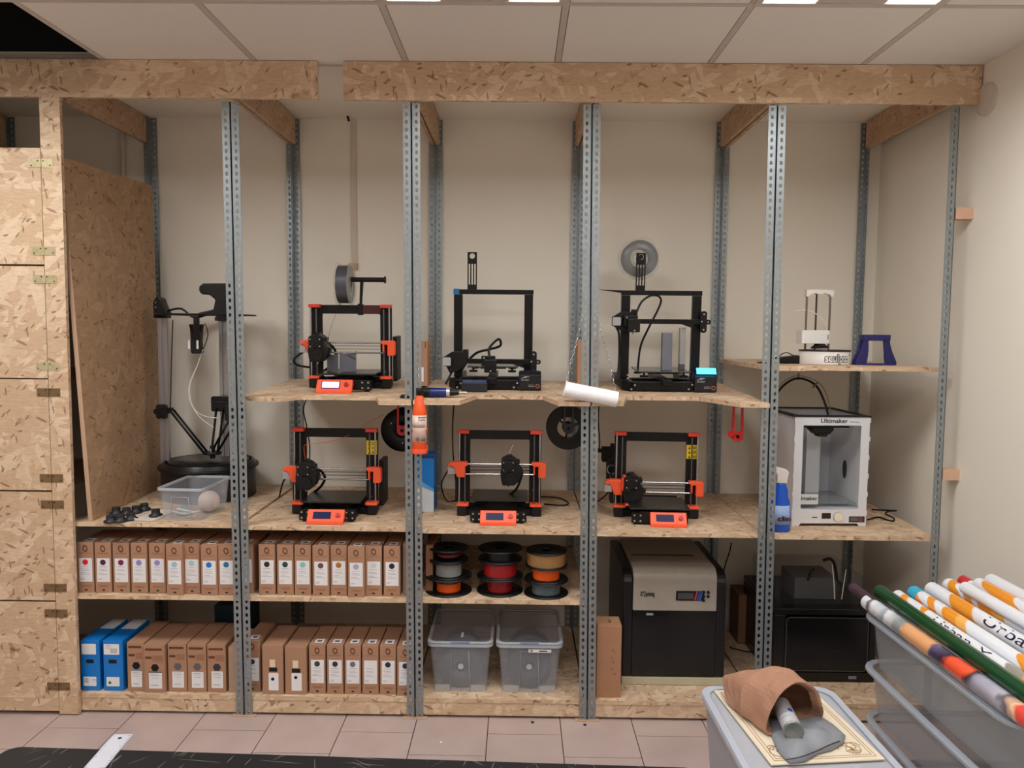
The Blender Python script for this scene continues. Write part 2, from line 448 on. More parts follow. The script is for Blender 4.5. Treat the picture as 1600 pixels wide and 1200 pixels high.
def shelf(parent, x0, x1, zb, poly=None, tilt=0.0, name='shelf_board'):
    mb = MB()
    if poly is None: mb.box(x0, 0.004, zb, x1, D - 0.004, zb + ST)
    else: mb.prism(poly, zb, zb + ST)
    o = mb.build(name, OSB, parent)
    if tilt: o.rotation_euler = (tilt, 0, 0)
    return o
UPT = 0.0375
UP_Z = {1: 1.327, 2: 1.330, 3: 1.332}
def ztop(b, y):   # top of the upper shelf at depth y
    return UP_Z[b] + ST + UPT * y if b < 4 else 1.496
UNITS = []
for b in range(5):
    x0, x1 = XB[b], XB[b + 1]
    u = thing('shelving_unit', (x0, 0, 0), bays[b], 'shelving', 'bays of the slotted steel shelving'); UNITS.append(u)
    W_ = x1 - x0
    if b > 0: post(u, G + BOT[b], 0, 1, 1, LEAN[b])
    post(u, W_ - G + BOT[b + 1], 0, -1, 1, LEAN[b + 1])
    post(u, G, D, 1, -1); post(u, W_ - G, D, -1, -1)
    e = 0.004
    shelf(u, e, W_ - e, ZM[b])
    if b < 3: shelf(u, e, W_ - e, ZL[b])
    shelf(u, e, W_ - e, 0.067)
    # front kick board, side ties under the ceiling
    MB().box(e, 0.006, 0.012, W_ - e, 0.024, 0.066).build('kick_board', OSB, u)
    if b > 0: MB().box(0.0036, 0.012, TIE[0], 0.0216, D - 0.03, TIE[1]).build('tie_board', OSB2, u)
    if b == 4: MB().box(W_ - 0.0216, 0.012, TIE[0], W_ - 0.004, D - 0.03, TIE[1]).build('tie_board', OSB2, u)
    else: MB().box(W_ - 0.0216, 0.012, TIE[0] + .002, W_ - 0.0036, D - 0.03, TIE[1]).build('tie_board', OSB2, u)
    if b < 4: MB().box(W_ - 0.05 + BOT[b + 1], -0.012, 0, W_ - 0.0006, 0.05, 0.004).build('foot_pad', OSBE, u)
    if b > 0: MB().box(0.0006, -0.012, 0, 0.05 + BOT[b], 0.05, 0.004).build('foot_pad', OSBE, u)
    # braces under the shelves
    if b in (1, 2, 3):
        q = {1: [(e, .10), (.10, .075), (.14, .05), (.24, .14), (W_ - .17, .14), (W_ - .135, .004), (W_ - e, .004), (W_ - e, D - .004), (e, D - .004)],
             2: [(e, .004), (.19, .004), (.25, .20), (.53, .20), (.59, .004), (W_ - e, .004), (W_ - e, D - .004), (e, D - .004)],
             3: [(e, .004), (.13, .004), (.17, .20), (.48, .20), (.60, .004), (W_ - e, .004), (W_ - e, D - .004), (e, D - .004)]}[b]
        shelf(u, 0, 0, UP_Z[b], q, UPT)
    if b == 4:
        q = [(e, .004), (.155, .004), (.155, .05), (W_ - e, .05), (W_ - e, D - .004), (e, D - .004)]
        shelf(u, 0, 0, 1.478, q)
# shelf at the very left: cabinet of strand board with five doors
cab = thing('wall_cabinet', (XB[0], 0, 0), 'tall strand board cabinet with hinged doors at the left edge', 'cabinet')
mb = MB().box(-0.045, -0.018, 0.006, 0.036, 0.0, 2.536)
st = mb.build('door_stile', OSB, cab)
st.rotation_euler = (0, math.radians(0.0), 0)
MB().box(-1.5, -0.017, 0.018, -0.047, 0.0, 0.078).build('kick_board', OSB, cab)
for z in (0.95, 1.42, 1.88):
    MB().box(-1.4, 0.02, z - 0.018, -0.03, D - 0.02, z).build('cabinet_shelf', OSB2, cab)
for x, sx in ((0.0, -1), (-BAY, 1), (-BAY, -1)):
    post(cab, x - (G if sx < 0 else -G), D, sx, -1)
MB().box(-0.0216, 0.012, TIE[0], -0.0036, D - 0.03, TIE[1]).build('tie_board', OSB2, cab)
MB().box(-BAY - 0.01, 0.012, TIE[0] - 0.05, -BAY + 0.01, D - 0.03, TIE[1]).build('tie_board', OSB2, cab)
HINGE = mat('brass_hinge', (208, 198, 160), 0.4, 0.6, var=0.25, scale=60)
HINGE2 = mat('worn_hinge', (140, 116, 86), 0.4, 0.7, var=0.15, scale=60)
SCRW = mat('screw_dark', (60, 52, 45), 0.5, 0.4)
doors = [(231, 413, 255, 392), (416, 591, 436, 572), (593, 766, 613, 747), (769, 938, 788, 918), (941, 1091, 958, 1072)]
for k, (pa, pb, h1, h2) in enumerate(doors):
    z1 = P(60, pa, 'y', -.018).z; z0 = P(60, pb, 'y', -.018).z
    d = MB().box(-1.48, -0.018, z0, -0.0475, -0.0005, z1).build('cabinet_door', OSB, cab, 0.0008)
    for py in (h1, h2):
        z = P(60, py, 'y', -.018).z
        hm = HINGE if k < 2 else HINGE2
        g = MB().box(-0.0935, -0.0198, z - 0.017, -0.049, -0.018, z + 0.017).box(-0.044, -0.0198, z - 0.017, 0.002, -0.018, z + 0.017)
        g.cyl((-0.0465, -0.0215, z - 0.017), (-0.0465, -0.0215, z + 0.017), 0.0035, n=10)
        g.cur = 1
        for sx in (-0.084, -0.058, -0.036, -0.008):
            g.cyl((sx, -0.0206, z + 0.009 * (1 if sx in (-0.058, -0.036) else -1)), (sx, -0.0197, z + 0.009 * (1 if sx in (-0.058, -0.036) else -1)), 0.003, n=8)
        hg = g.build('hinge', [hm, SCRW], d)
# header boards across the front
a = -1.2
one('header_board', MB().box(-3.4, -0.020, 2.536, -0.737, -0.002, H - 0.002), OSB, 'strand board header running off the left edge under the ceiling', 'board', 'header boards', 0.0008)
one('header_board', MB().box(-0.636, -0.020, 2.533, 1.870, -0.002, H - 0.002), OSB, 'long strand board header under the ceiling reaching the right wall', 'board', 'header boards', 0.0008)
# wooden spacer blocks between the last post and the right wall
PINE = mat('pine_block', (214, 176, 148), 0.7)
for py, lb in ((335, 'small pale wood spacer block high between post and right wall'), (740, 'small pale wood spacer block low between post and right wall')):
    c = P(1504 if py < 500 else 1484, py, 'y', 0.03)
    one('spacer_block', MB().box(XB[5] + 0.005, 0.0, c.z - 0.022, WALLX - 0.0005, 0.05, c.z + 0.022), PINE, lb, 'wood block', 'spacer blocks at the right wall')
# round cover at the end of the header, cable duct on the back wall
c = P(1543, 155, 'x', WALLX - 0.003)
g = MB(); g.ring((WALLX - 0.012, c.y, c.z), (WALLX, c.y, c.z), 0.062, 0.058, 40); g.cyl((WALLX - 0.009, c.y, c.z), (WALLX, c.y, c.z), 0.058, n=40)
one('wall_cover', g, mat('cover_white', (208, 198, 188), 0.6), 'round pale cover plate on the right wall beside the header', 'cover plate')
DUCT = mat('duct_white', (206, 194, 180), 0.6)
a = P(553, 190, 'y', BW); b_ = P(553, 412, 'y', BW)
g = MB().box(a.x - 0.012, BW - 0.012, b_.z, a.x + 0.012, BW - 0.0005, a.z)
t = thing('cable_duct', (0, 0, 0), 'thin pale cable duct running down the back wall above the spool', 'cable duct')
g.build('duct', DUCT, t)
MB().box(b_.x - 0.025, BW - 0.022, b_.z - 0.03, b_.x + 0.02, BW - 0.001, b_.z).build('duct_end', mat('tan_tape', (186, 152, 110), 0.6), t)
g = MB(); g.tube([(a.x - 0.035, BW - 0.02, a.z + 0.035), (a.x - 0.02, BW - 0.05, a.z + 0.01), (a.x - 0.015, BW - 0.045, a.z - 0.01)], 0.006, 8)
g.build('cable_end', BLACK, t)
a = P(193, 200, 'y', BW); b_ = P(197, 300, 'y', BW)
one('wall_pipe', MB().cyl((a.x, BW - 0.014, 0.8), (a.x, BW - 0.014, H - 0.005), 0.012, n=14), DUCT, 'pale vertical pipe on the back wall behind the leaning board', 'pipe')
# ------------------------------------------------------------------ printers
LCDOFF = mat('screen_dark_blue', (18, 26, 74), 0.35, var=0.05, spec=.2)
LCDON = mat('screen_glow', (190, 225, 255), 0.3, emit=2.2, var=0.0)
LCDCY = mat('screen_glow_cyan', (60, 190, 255), 0.3, emit=3.0, var=0.0)
BEDM = mat('heated_bed', (42, 42, 42), 0.35, 0.2)
YELL = mat('warning_sticker', (226, 196, 30), 0.5)
GREYP = mat('grey_print_plastic', (108, 110, 122), 0.55)
MAROON = mat('maroon_plastic', (70, 22, 22), 0.5)
CLEARP = mat('clear_polycarbonate', (215, 215, 210), 0.12, alpha=0.13, var=0.02)
CLRIM = mat('clear_polycarbonate_rim', (215, 213, 208), 0.15, alpha=0.27, var=0.02)
NYLON = mat('white_tube', (220, 214, 205), 0.35)

def mk3(loc, label, ex, xz, by, lcd, rz=0.0, sticker=True, psu=True, extr='black', lcdx=0.0, lcdy=-0.215):
    t = thing('desktop_printer', loc, label, 'printer', 'orange and black frame printers', rz)
    # portal frame with rounded window
    g = MB(); g.frame(rrect(-.185, .018, .185, .378, .006), rrect(-.132, .05, .132, .338, .006), 0, .007)
    g.build('portal_frame', BLACK, t, 0.001)
    # base rails
    g = MB()
    for x in (-.095, .095): g.box(x - .015, -.165, .012, x + .015, .16, .042)
    g.box(-.12, -.17, .008, .12, -.163, .052); g.box(-.12, .155, .008, .12, .162, .06)
    g.box(-.18, -.03, .004, -.11, .05, .03); g.box(.11, -.03, .004, .18, .05, .03)
    g.build('base_frame', BLACK, t, 0.001)
    g = MB()
    for x in (-.108, -.082, .082, .108):
        for z in (.018, .042): g.cyl((x, -.1735, z), (x, -.170, z), .0042, n=10)
    for x, z in ((.155, .03), (.155, .075), (.15, .11)): g.cyl((x, -.0015, z), (x, 0.0, z), .0032, n=10)
    g.build('screws', STEEL, t)
    for x in (-.165, .165):
        g = MB(); g.cb((x, -.026, .024), (.043, .043, .04)); g.build('stepper_motor', BLKPL, t, 0.003)
        g = MB(); s = 1 if x > 0 else -1
        g.prism(rrect(min(x - s * .03, x + s * .024), -.052, max(x - s * .03, x + s * .024), -.001, .006), .045, .056); g.build('motor_mount', ORNG, t, 0.0015)
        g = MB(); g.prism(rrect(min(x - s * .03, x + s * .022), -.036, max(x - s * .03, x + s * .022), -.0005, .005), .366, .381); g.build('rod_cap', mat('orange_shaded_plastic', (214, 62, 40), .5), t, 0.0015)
        g = MB().cyl((x + s * .013, -.028, .056), (x + s * .013, -.028, .37), .004, n=12); g.build('smooth_rod', STEEL, t)
        g = MB().cyl((x - s * .012, -.028, .056), (x - s * .012, -.028, .36), .0034, n=10); g.build('lead_screw', mat('dull_screw', (110, 110, 112), .4, .8), t)
    # x axis
    g = MB(); z0, z1 = xz - .034, xz + .034
    g.prism([(-.186, z0), (-.152, z0), (-.152, z1 - .02), (-.142, z1 - .018), (-.142, z1), (-.2, z1 + .001), (-.218, z1 - .003), (-.228, z1 - .012), (-.226, z1 - .02), (-.206, z1 - .02), (-.198, z1 - .03), (-.194, z0 + .022)], -.05, -.012, 'xz')
    g.build('left_carriage', ORNG, t, 0.003)
    g = MB().cb((-.212, -.024, xz - .006), (.034, .026, .034)); g.cyl((-.208, -.044, xz - .002), (-.208, -.037, xz - .002), .008, n=14); g.build('x_motor', CHROME, t, 0.002)
    g = MB(); g.prism([(.172, z0), (.202, z0), (.206, z0 + .008), (.206, z1 - .006), (.198, z1), (.142, z1), (.142, z1 - .013), (.15, z1 - .015), (.15, z0 + .02), (.157, z0 + .012), (.157, z1 - .018), (.172, z1 - .018)], -.05, -.012, 'xz')
    g.build('right_carriage', ORNG, t, 0.003)
    for z in (xz - .0225, xz + .0225): MB().cyl((-.15, -.028, z), (.15, -.028, z), .004, n=12).build('x_rod', STEEL, t)
    g = MB()
    for z in (xz - .006, xz + .008): g.box(-.15, -.022, z - .001, .15, -.016, z + .001)
    g.build('belt', BLACK, t)
    # extruder
    g = MB(); x = ex
    g.prism([(x - .036, xz - .045), (x - .03, xz - .062), (x + .02, xz - .062), (x + .04, xz - .045), (x + .052, xz - .012), (x + .05, xz + .006), (x + .036, xz + .018), (x + .03, xz + .05), (x + .01, xz + .062), (x - .016, xz + .062), (x - .036, xz + .05), (x - .036, xz + .01), (x - .04, xz - .01)], -.082, -.012, 'xz')
    g.cyl((x + .004, -.09, xz - .028), (x + .004, -.082, xz - .028), .026, n=24); g.box(x - .03, -.087, xz + .002, x + .022, -.082, xz + .045); g.box(x + .04, -.07, xz - .02, x + .06, -.04, xz + .0)
    g.box(x - .03, -.094, xz - .012, x - .008, -.082, xz + .004); g.box(x + .026, -.075, xz + .03, x + .044, -.03, xz + .048); g.box(x - .012, -.06, xz + .06, x + .01, -.03, xz + .07); g.cyl((x + .004, -.0935, xz - .028), (x + .004, -.0895, xz - .028), .009, n=14)
    e = g.build('extruder', BLKPL, t, 0.002)
    g = MB()
    for dx, dz in ((-.026, .04), (.016, .04), (-.026, .008), (.016, .008)): g.cyl((x + dx, -.0895, xz + dz), (x + dx, -.0865, xz + dz), .0032, n=8)
    g.build('screws', STEEL, e)
    g = MB(); g.cyl((x - .004, -.045, xz - .062), (x - .004, -.045, xz - .076), .008, .002, n=12); g.build('nozzle', STEEL, e)
    if extr == 'orange':
        g = MB(); g.box(x - .044, -.07, xz - .01, x - .035, -.02, xz + .045); g.box(x - .04, -.07, xz + .045, x + .012, -.03, xz + .056); g.box(x, -.06, xz + .05, x + .01, -.05, xz + .068); g.box(x - .03, -.088, xz - .074, x + .012, -.05, xz - .063)
        g.build('extruder_cover', ORNG, e, 0.002)
    # bed
    g = MB(); g.box(-.127, by - .115, .068, .127, by + .115, .074); b = g.build('heated_bed', BEDM, t, 0.001)
    g = MB(); g.box(-.127, by - .1155, .0742, .127, by + .115, .0752); g.build('print_sheet', mat('spring_sheet', (48, 47, 44), .28, .5), b)
    MB().box(-.05, by - .08, .05, .05, by + .08, .06).build('bed_carriage', BLACK, t)
    # display
    l = MB(); y0 = lcdy
    prof = [(y0, .0), (y0 + .012, .0), (y0 + .05, .03), (y0 + .05, .052), (y0 + .032, .058), (y0 + .002, .014)]
    l.prism([(p[0], p[1]) for p in prof], lcdx - .077, lcdx + .077, 'yz')
    d = l.build('display_box', ORNG, t, 0.003)
    ang = math.atan2(.030, .044)
    sc = MB(); sc.T = Matrix.Translation((lcdx, y0 + .0168, .0364)) @ Matrix.Rotation(-ang, 4, 'X')
    sc.box(-.052, -.0022, -.016, .022, -.0002, .014)
    sc.build('screen', {'on': LCDON, 'off': LCDOFF}[lcd], d)
    if lcd == 'on':
        sc = MB(); sc.T = Matrix.Translation((lcdx, y0 + .0168, .0364)) @ Matrix.Rotation(-ang, 4, 'X')
        sc.frame([(-.055, -.0185), (.025, -.0185), (.025, .0165), (-.055, .0165)], [(-.051, -.0145), (.021, -.0145), (.021, .0125), (-.051, .0125)], -.0024, -.0001)
        sc.build('screen_rim', mat('screen_rim_blue', (70, 70, 190), .4), d)
    sc = MB(); sc.T = Matrix.Translation((lcdx + .052, y0 + .0168, .0364)) @ Matrix.Rotation(-ang, 4, 'X')
    sc.cyl((0, -.008, 0), (0, 0, 0), .0095, n=18); sc.build('knob', REDP if lcd == 'off' else mat('dark_knob', (150, 40, 24), .5), d, 0.001)
    if psu:
        MB().box(.186, .012, .03, .206, .13, .235).build('power_supply', BLKPL, t, 0.002)
    MB().box(-.2, .012, .05, -.186, .1, .17).build('control_box', BLKPL, t, 0.002)
    if sticker:
        s_ = MB().box(.134, -.0012, .262, .181, -.0002, .325).build('warning_sticker', YELL, t)
        g = MB()
        for r in range(3):
            z = .312 - r * .02
            g.prism([(.141, z - .006), (.151, z - .006), (.146, z + .005)], -.0022, -.0013, 'xz')
            for q in range(3): g.box(.156, -.0022, z + .003 - q * .004, .177, -.0013, z + .0045 - q * .004)
        g.build('sticker_print', mat('sticker_black', (60, 50, 10), .6), s_)
    # cable from extruder to the left rear
    g = MB(); g.tube([(x + .01, -.03, xz + .02), (x + .035, .02, xz + .012), (x + .055, .05, xz - .03), (x + .03, .07, .1), (x - .02, .08, .06)], .006, 8)
    g.build('cable_sleeve', BLKPL, t)
    return t
def feet(t, pts=((-.14, -.01), (.14, -.01), (-.1, -.155), (.1, -.155), (-.1, .15), (.1, .15)), z=0.012):
    g = MB()
    for x, y in pts: g.cyl((x, y, 0.0005), (x, y, z), .01, n=14)
    g.build('rubber_feet', BLACK, t)
def zmid(b): return ZM[b] + ST + .0005
Y2 = .245; c = P(526, 760, 'y', Y2)
p = mk3((c.x, Y2, zmid(1)), 'orange and black printer on the work shelf below the one with the glowing display', -.12, .178, -.0, 'off', lcdx=.0); feet(p)
Y3 = .275; c = P(780.5, 760, 'y', Y3)
p = mk3((c.x, Y3, zmid(2)), 'orange and black printer on the middle bay work shelf, extruder near centre', .045, .208, .06, 'off', sticker=False, psu=False, lcdy=-.205); feet(p)
Y4 = .29; c = P(1024, 760, 'y', Y4)
p = mk3((c.x, Y4, zmid(3)), 'orange and black printer with orange extruder cover, left of the blue spray bottle', -.11, .135, -.06, 'off', rz=math.radians(-3), psu=False, extr='orange', lcdx=.035, lcdy=-.2); feet(p)
YU = .40; c = P(550, 540, 'y', YU)
pU = mk3((c.x, YU, ztop(1, YU) + .001), 'orange and black printer on the upper shelf with glowing display and spool arm', -.14, .185, .0, 'on', sticker=False, lcdx=-.03, lcdy=-.235)
pU.rotation_euler[0] = UPT; feet(pU)
# spool arm clamped on the upper printer: part of it
zt = .378
g = MB(); g.box(.032, -.012, zt - .045, .052, .02, zt + .006)
g.prism([(.038, zt), (.048, zt), (.056, zt + .105), (.042, zt + .105)], -.002, .012, 'xz')
arm = g.build('spool_arm', BLACK, pU, 0.001)
g = MB(); g.cyl((.0, .005, zt + .115), (.155, .005, zt + .115), .011, n=18); g.cyl((.152, .005, zt + .115), (.158, .005, zt + .115), .016, n=18); g.build('spool_rod', BLACK, arm)
g = MB(); z_ = .185; g.tube([(-.212, -.03, z_ - .02), (-.235, -.03, z_ - .035), (-.262, -.02, z_ - .06), (-.25, .0, z_ - .085), (-.2, .02, z_ - .095)], .005, 8); g.build('motor_cable', BLACK, pU)
MB().box(.052, -.0035, zt - .036, .135, -.0005, zt - .002).build('maroon_cover', MAROON, pU)

def spool(name, loc, label, cat, R, w, hub, layers, flange, group=None, axis='z', rim=True, holes=True):
    """reel: two flanges and wound filament; layers = list of (r, h0, h1, material)"""
    rot = {'z': (0, 0, 0), 'y': (math.radians(90), 0, 0), 'x': (0, math.radians(90), 0)}[axis]
    t = thing(name, loc, label, cat, group); t.rotation_euler = rot
    th = .004
    for z0 in (0, w - th):
        g = MB(); g.lathe([(hub * .5, z0), (R, z0), (R, z0 + th), (hub * .5, z0 + th), (hub * .5, z0)], n=48)
        if holes:
            pass
        g.build('flange', flange, t, 0)
    MB().lathe([(hub * .5, th), (hub, th), (hub, w - th), (hub * .5, w - th)], n=36).build('hub', flange, t)
    for r, h0, h1, m in layers:
        n = max(6, int((h1 - h0) / .0022)); prof = [(hub, h0)]
        for i in range(n):
            z = h0 + (h1 - h0) * (i + .5) / n; dz = (h1 - h0) / n / 2
            prof += [(r - .0006, z - dz), (r, z), (r - .0006, z + dz * .98)]
        prof.append((hub, h1))
        MB().lathe(prof, n=48).build('filament', m, t)
    return t
FILG = mat('filament_grey', (84, 86, 94), 0.3, 0.3, scale=8)
FILDK = mat('filament_dark_grey', (78, 78, 84), 0.3, 0.3, scale=8)
FILLG = mat('filament_pale_grey', (142, 148, 145), 0.35)
FILRED = mat('filament_red', (160, 26, 30), 0.35)
FILOR = mat('filament_orange', (246, 96, 24), 0.35)
FILBLG = mat('filament_blue_grey', (94, 110, 118), 0.35)
FILTAN = mat('filament_tan', (146, 108, 62), 0.4)
FILMAR = mat('filament_maroon', (120, 20, 34), 0.4)
M4 = Matrix.Translation(pU.location) @ Matrix.Rotation(UPT, 4, 'X')
sp_c = M4 @ Vector((.0, .005, zt + .115))
spool('filament_spool', (sp_c.x - .058, sp_c.y, sp_c.z - .022), 'clear spool of grey filament on the arm over the glowing printer', 'spool', .098, .062, .034, [(.086, .005, .057, FILG)], CLRIM, 'grey filament spools on printers', 'x')
# grey print on that bed
g = MB(); a = M4 @ Vector((-.045, -.035, .076))
def wing(s):
    pts = []
    for i in range(9):
        u = i / 8; pts.append((s * u * .064, -.03 + .012 * s + .055 * u * (1.5 - .5 * u)))
    return pts
t = thing('printed_part', a, 'grey folded print standing on the bed of the glowing printer', 'printed part')
for s in (-1, 1):
    q = wing(s); out = [(x, y) for x, y in q] + [(x, y + .004) for x, y in reversed(q)]
    g = MB()
    n = len(q)
    vs = []
    for i, (x, y) in enumerate(q):
        u = i / (n - 1); top = .085 - .02 * math.sin(math.pi * u * .9) * .5 + (.012 * u if s > 0 else .004 * u); bot = .0 if u < .35 or u > .9 else .0
        vs += [(x, y, bot), (x, y, top), (x, y + .004, top), (x, y + .004, bot)]
    fs = []
    for i in range(n - 1):
        for k in range(4): fs.append((i * 4 + k, i * 4 + (k + 1) % 4, (i + 1) * 4 + (k + 1) % 4, (i + 1) * 4 + k))
    fs += [(0, 1, 2, 3), tuple((n - 1) * 4 + k for k in (3, 2, 1, 0))]
    g.add(vs, fs); g.build('wing', GREYP, t)

# ---- printers with the black upright frame
def ender(loc, label, xz, by, bz, head, lcd, ry=UPT):
    t = thing('frame_printer', loc, label, 'printer', 'black frame printers', 0, ry)
    EX = BLKMT
    for x in (-.165, .165): MB().box(x - .02, -.005, .045, x + .02, .025, .4295).build('upright', EX, t, 0.0015)
    MB().box(-.187, -.005, .43, .187, .02, .452).build('top_bar', EX, t, 0.0015)
    g = MB(); g.box(-.187, -.1, .004, -.145, .3, .044); g.box(.125, -.1, .004, .165, .3, .044); g.box(-.19, -.02, .004, .19, .03, .044); g.box(-.165, -.175, .006, .12, -.135, .045)
    g.prism([(-.165, -.175), (-.145, -.175), (-.145, -.08), (-.195, -.08), (-.195, -.13)], .006, .046)
    g.build('base_frame', EX, t, 0.002)
    g = MB(); g.box(-.02, -.2, .03, .02, .2, .056); g.build('bed_rail', EX, t, 0.002)
    g = MB()
    for x, z in ((-.155, .012), (-.14, .03), (.1, .014), (.115, .034), (-.172, .06), (-.172, .075)): g.cyl((x, -.1785, z), (x, -.174, z), .0045, n=10)
    g.build('screws', STEEL, t)
    # bed
    b = MB(); b.box(-.118, by - .118, bz, .118, by + .118, bz + .005); b = b.build('heated_bed', BEDM, t, .001)
    MB().box(-.118, by - .1183, bz + .0052, .118, by + .118, bz + .0072).build('bed_glass', mat('bed_glass', (96, 98, 94), .2, .2), b)
    for x in (-.09, .09):
        for y in (-.09, .09):
            g = MB(); g.cyl((x, by + y, bz - .022), (x, by + y, bz - .014), .019, n=20); g.cyl((x, by + y, bz - .014), (x, by + y, bz), .005, n=10)
            g.build('levelling_wheel', BLKPL, b)
    MB().box(-.06, by - .04, bz - .012, .06, by + .04, bz - .004).build('bed_plate', BLACK, t)
    # x gantry
    g = MB(); g.box(-.2, -.03, xz - .011, .19, -.01, xz + .011)
    g.prism([(-.145, xz - .011), (-.145, xz - .05), (-.12, xz - .011)], -.03, -.012, 'xz'); g.prism([(.145, xz - .011), (.145, xz - .03), (.09, xz - .011)], -.03, -.012, 'xz')
    gn = g.build('gantry_bar', EX, t, 0.001)
    g = MB(); g.prism([(-.165, xz - .05), (-.19, xz - .045), (-.232, xz - .018), (-.232, xz + .018), (-.19, xz + .045), (-.14, xz + .045), (-.125, xz + .035), (-.125, xz - .012), (-.14, xz - .03)], -.033, -.028, 'xz')
    g.box(-.14, -.035, xz + .012, -.115, .0, xz + .055); g.cb((-.212, -.045, xz), (.042, .03, .042))
    m_ = g.build('left_motor', BLKPL, t, 0.003)
    g = MB(); g.prism(rrect(-.232, xz - .019, -.194, xz + .019, .005), -.0615, -.0602, 'xz'); s_ = g.build('motor_sticker', mat('sticker_grey', (170, 170, 172), .5), m_)
    g = MB(); g.prism(rrect(.175, xz - .05, .205, xz + .05, .012), -.036, -.03, 'xz'); g.prism(rrect(.19, xz - .011, .224, xz + .011, .0105), -.037, -.028, 'xz')
    m_ = g.build('right_idler', BLKPL, t, 0.001)
    g = MB()
    for x, z in ((.19, xz + .036), (.19, xz - .036), (.21, xz), (.18, xz + .002)): g.cyl((x, -.04, z), (x, -.036, z), .0042, n=10)
    g.build('screws', STEEL, m_)
    # print head
    g = MB(); g.box(head - .035, -.055, xz - .025, head + .03, -.034, xz + .028); g.box(head - .02, -.085, xz - .048, head + .036, -.04, xz + .012)
    h = g.build('print_head', BLKPL, t, 0.003)
    g = MB(); g.cyl((head - .022, -.058, xz + .018), (head - .022, -.055, xz + .018), .004, n=10); g.cyl((head + .01, -.088, xz - .04), (head + .01, -.085, xz - .04), .004, n=10); g.cyl((head + .006, -.06, xz - .048), (head + .006, -.06, xz - .058), .006, .002, n=10)
    g.build('nozzle', STEEL, h)
    # spool holder
    x0 = -.122
    g = MB(); hs = rrect(x0, .452, x0 + .044, .622, .003)
    g.box(x0, 0, .452, x0 + .044, .005, .475); g.box(x0, 0, .57, x0 + .044, .005, .588)
    for k in range(4): g.box(x0 + k * .0128, 0, .475, x0 + k * .0128 + .0055, .005, .57)
    cxh, czh, rh = x0 + .022, .606, .0125
    circ = [(cxh + rh * math.cos(2 * math.pi * i / 16 + math.pi / 4), czh + rh * math.sin(2 * math.pi * i / 16 + math.pi / 4)) for i in range(16)]
    sq = []
    for i in range(16):
        a_ = 2 * math.pi * i / 16 + math.pi / 4; c_, s__ = math.cos(a_), math.sin(a_); k_ = max(abs(c_), abs(s__))
        sq.append((cxh + .022 * c_ / k_, czh + .018 * s__ / k_))
    g.frame(sq, circ, 0, .005)
    g.build('spool_holder', BLACK, t)
    # display housing with knob
    g = MB(); g.prism([(-.19, .003), (-.112, .003), (-.112, .05), (-.14, .086), (-.17, .086), (-.19, .072)], .122, .222, 'yz')
    d = g.build('display_box', mat('display_black', (18, 20, 28), .3), t, .003)
    g = MB(); g.cyl((.206, -.194, .022), (.206, -.19, .022), .0095, n=20); k_ = g.build('knob', mat('copper_knob', (170, 90, 66), .5), d)
    MB().cyl((.206, -.1955, .022), (.206, -.1938, .022), .005, n=16).build('knob_centre', BLACK, k_)
    g = MB(); g.box(.165, -.1912, .026, .192, -.1901, .0275); g.box(.165, -.1912, .02, .192, -.1901, .0215); g.prism([(.135, .058), (.15, .066), (.165, .062), (.172, .064), (.15, .0595)], -.1912, -.1901, 'xz')
    g.build('printed_mark', mat('pale_print', (190, 190, 196), .5), d)
    word('wordmark', 'Ender', .015, MATS['pale_print'], d, (.132, -.1905, .046), .036, .0004)
    if lcd == 'on':
        g = MB(); g.T = Matrix.Translation((.172, -.17, .0835)) @ Matrix.Rotation(math.radians(-34), 4, 'X')
        g.box(-.042, -.022, -.013, .044, -.0195, .017); g.build('screen', LCDCY, d)
    else:
        g = MB(); g.box(.128, -.168, .0862, .216, -.14, .0872); g.build('screen', LCDOFF, d)
    g = MB(); g.tube([(head + .004, -.045, xz + .02), (head - .0, -.03, xz + .06), (head + .03, -.0, xz + .095), (head + .048, .02, xz + .1), (head + .05, .03, xz + .07), (head + .0, .05, xz + .052), (head - .06, .07, xz + .035), (head - .1, .09, xz)], .006, 8) if head > -.1 else g.tube([(head + .02, -.045, xz + .03), (head + .05, -.02, xz + .09), (head + .1, .0, xz + .12), (head + .14, .01, xz + .11), (head + .14, .02, xz + .07), (head + .09, .03, xz - .04), (head + .06, .04, xz - .12), (head + .05, .04, .09)], .005, 8)
    g.build('cable_sleeve', BLKPL, t)
    g = MB(); g.tube([(-.21, -.03, xz - .03), (-.195, -.01, xz - .06), (-.19, .0, max(.08, xz * .5)), (-.2, -.03, .05), (-.22, -.05, .012)], .005, 8); g.build('side_cable', BLKPL, t)
    return t
def footz(t, pts):
    g = MB()
    for x, y in pts: g.cyl((x, y, .0005), (x, y, .008), .012, n=14)
    g.build('rubber_feet', BLACK, t)
YE = .50; c = P(771, 500, 'y', YE)
e3 = ender((c.x, YE, ztop(2, YE) + .001), 'black frame printer in the middle bay, empty spool holder, low print head', .118, .05, .092, -.018, 'off'); footz(e3, ((-.15, -.15), (.14, -.15), (-.16, .25), (.14, .25)))
MB().box(-.185, -.0065, .428, -.16, -.002, .455).build('blue_clip', mat('blue_tape', (20, 110, 170), .4), e3)
YF4 = .48; c = P(1032, 500, 'y', YF4)
e4 = ender((c.x, YF4, ztop(3, YF4) + .001), 'black frame printer with cyan glowing screen and grey spool behind it', .31, -.02, .082, -.145, 'on'); footz(e4, ((-.15, -.15), (.14, -.15), (-.16, .25), (.14, .25)))
g = MB(); g.prism([(-.187, .44), (-.187, .452), (-.3, .455)], -.01, .01, 'xz'); g.build('top_wedge', BLACK, e4)
M4e = Matrix.Translation(e4.location) @ Matrix.Rotation(UPT, 4, 'X')
c = M4e @ Vector((-.1, .012, .606))
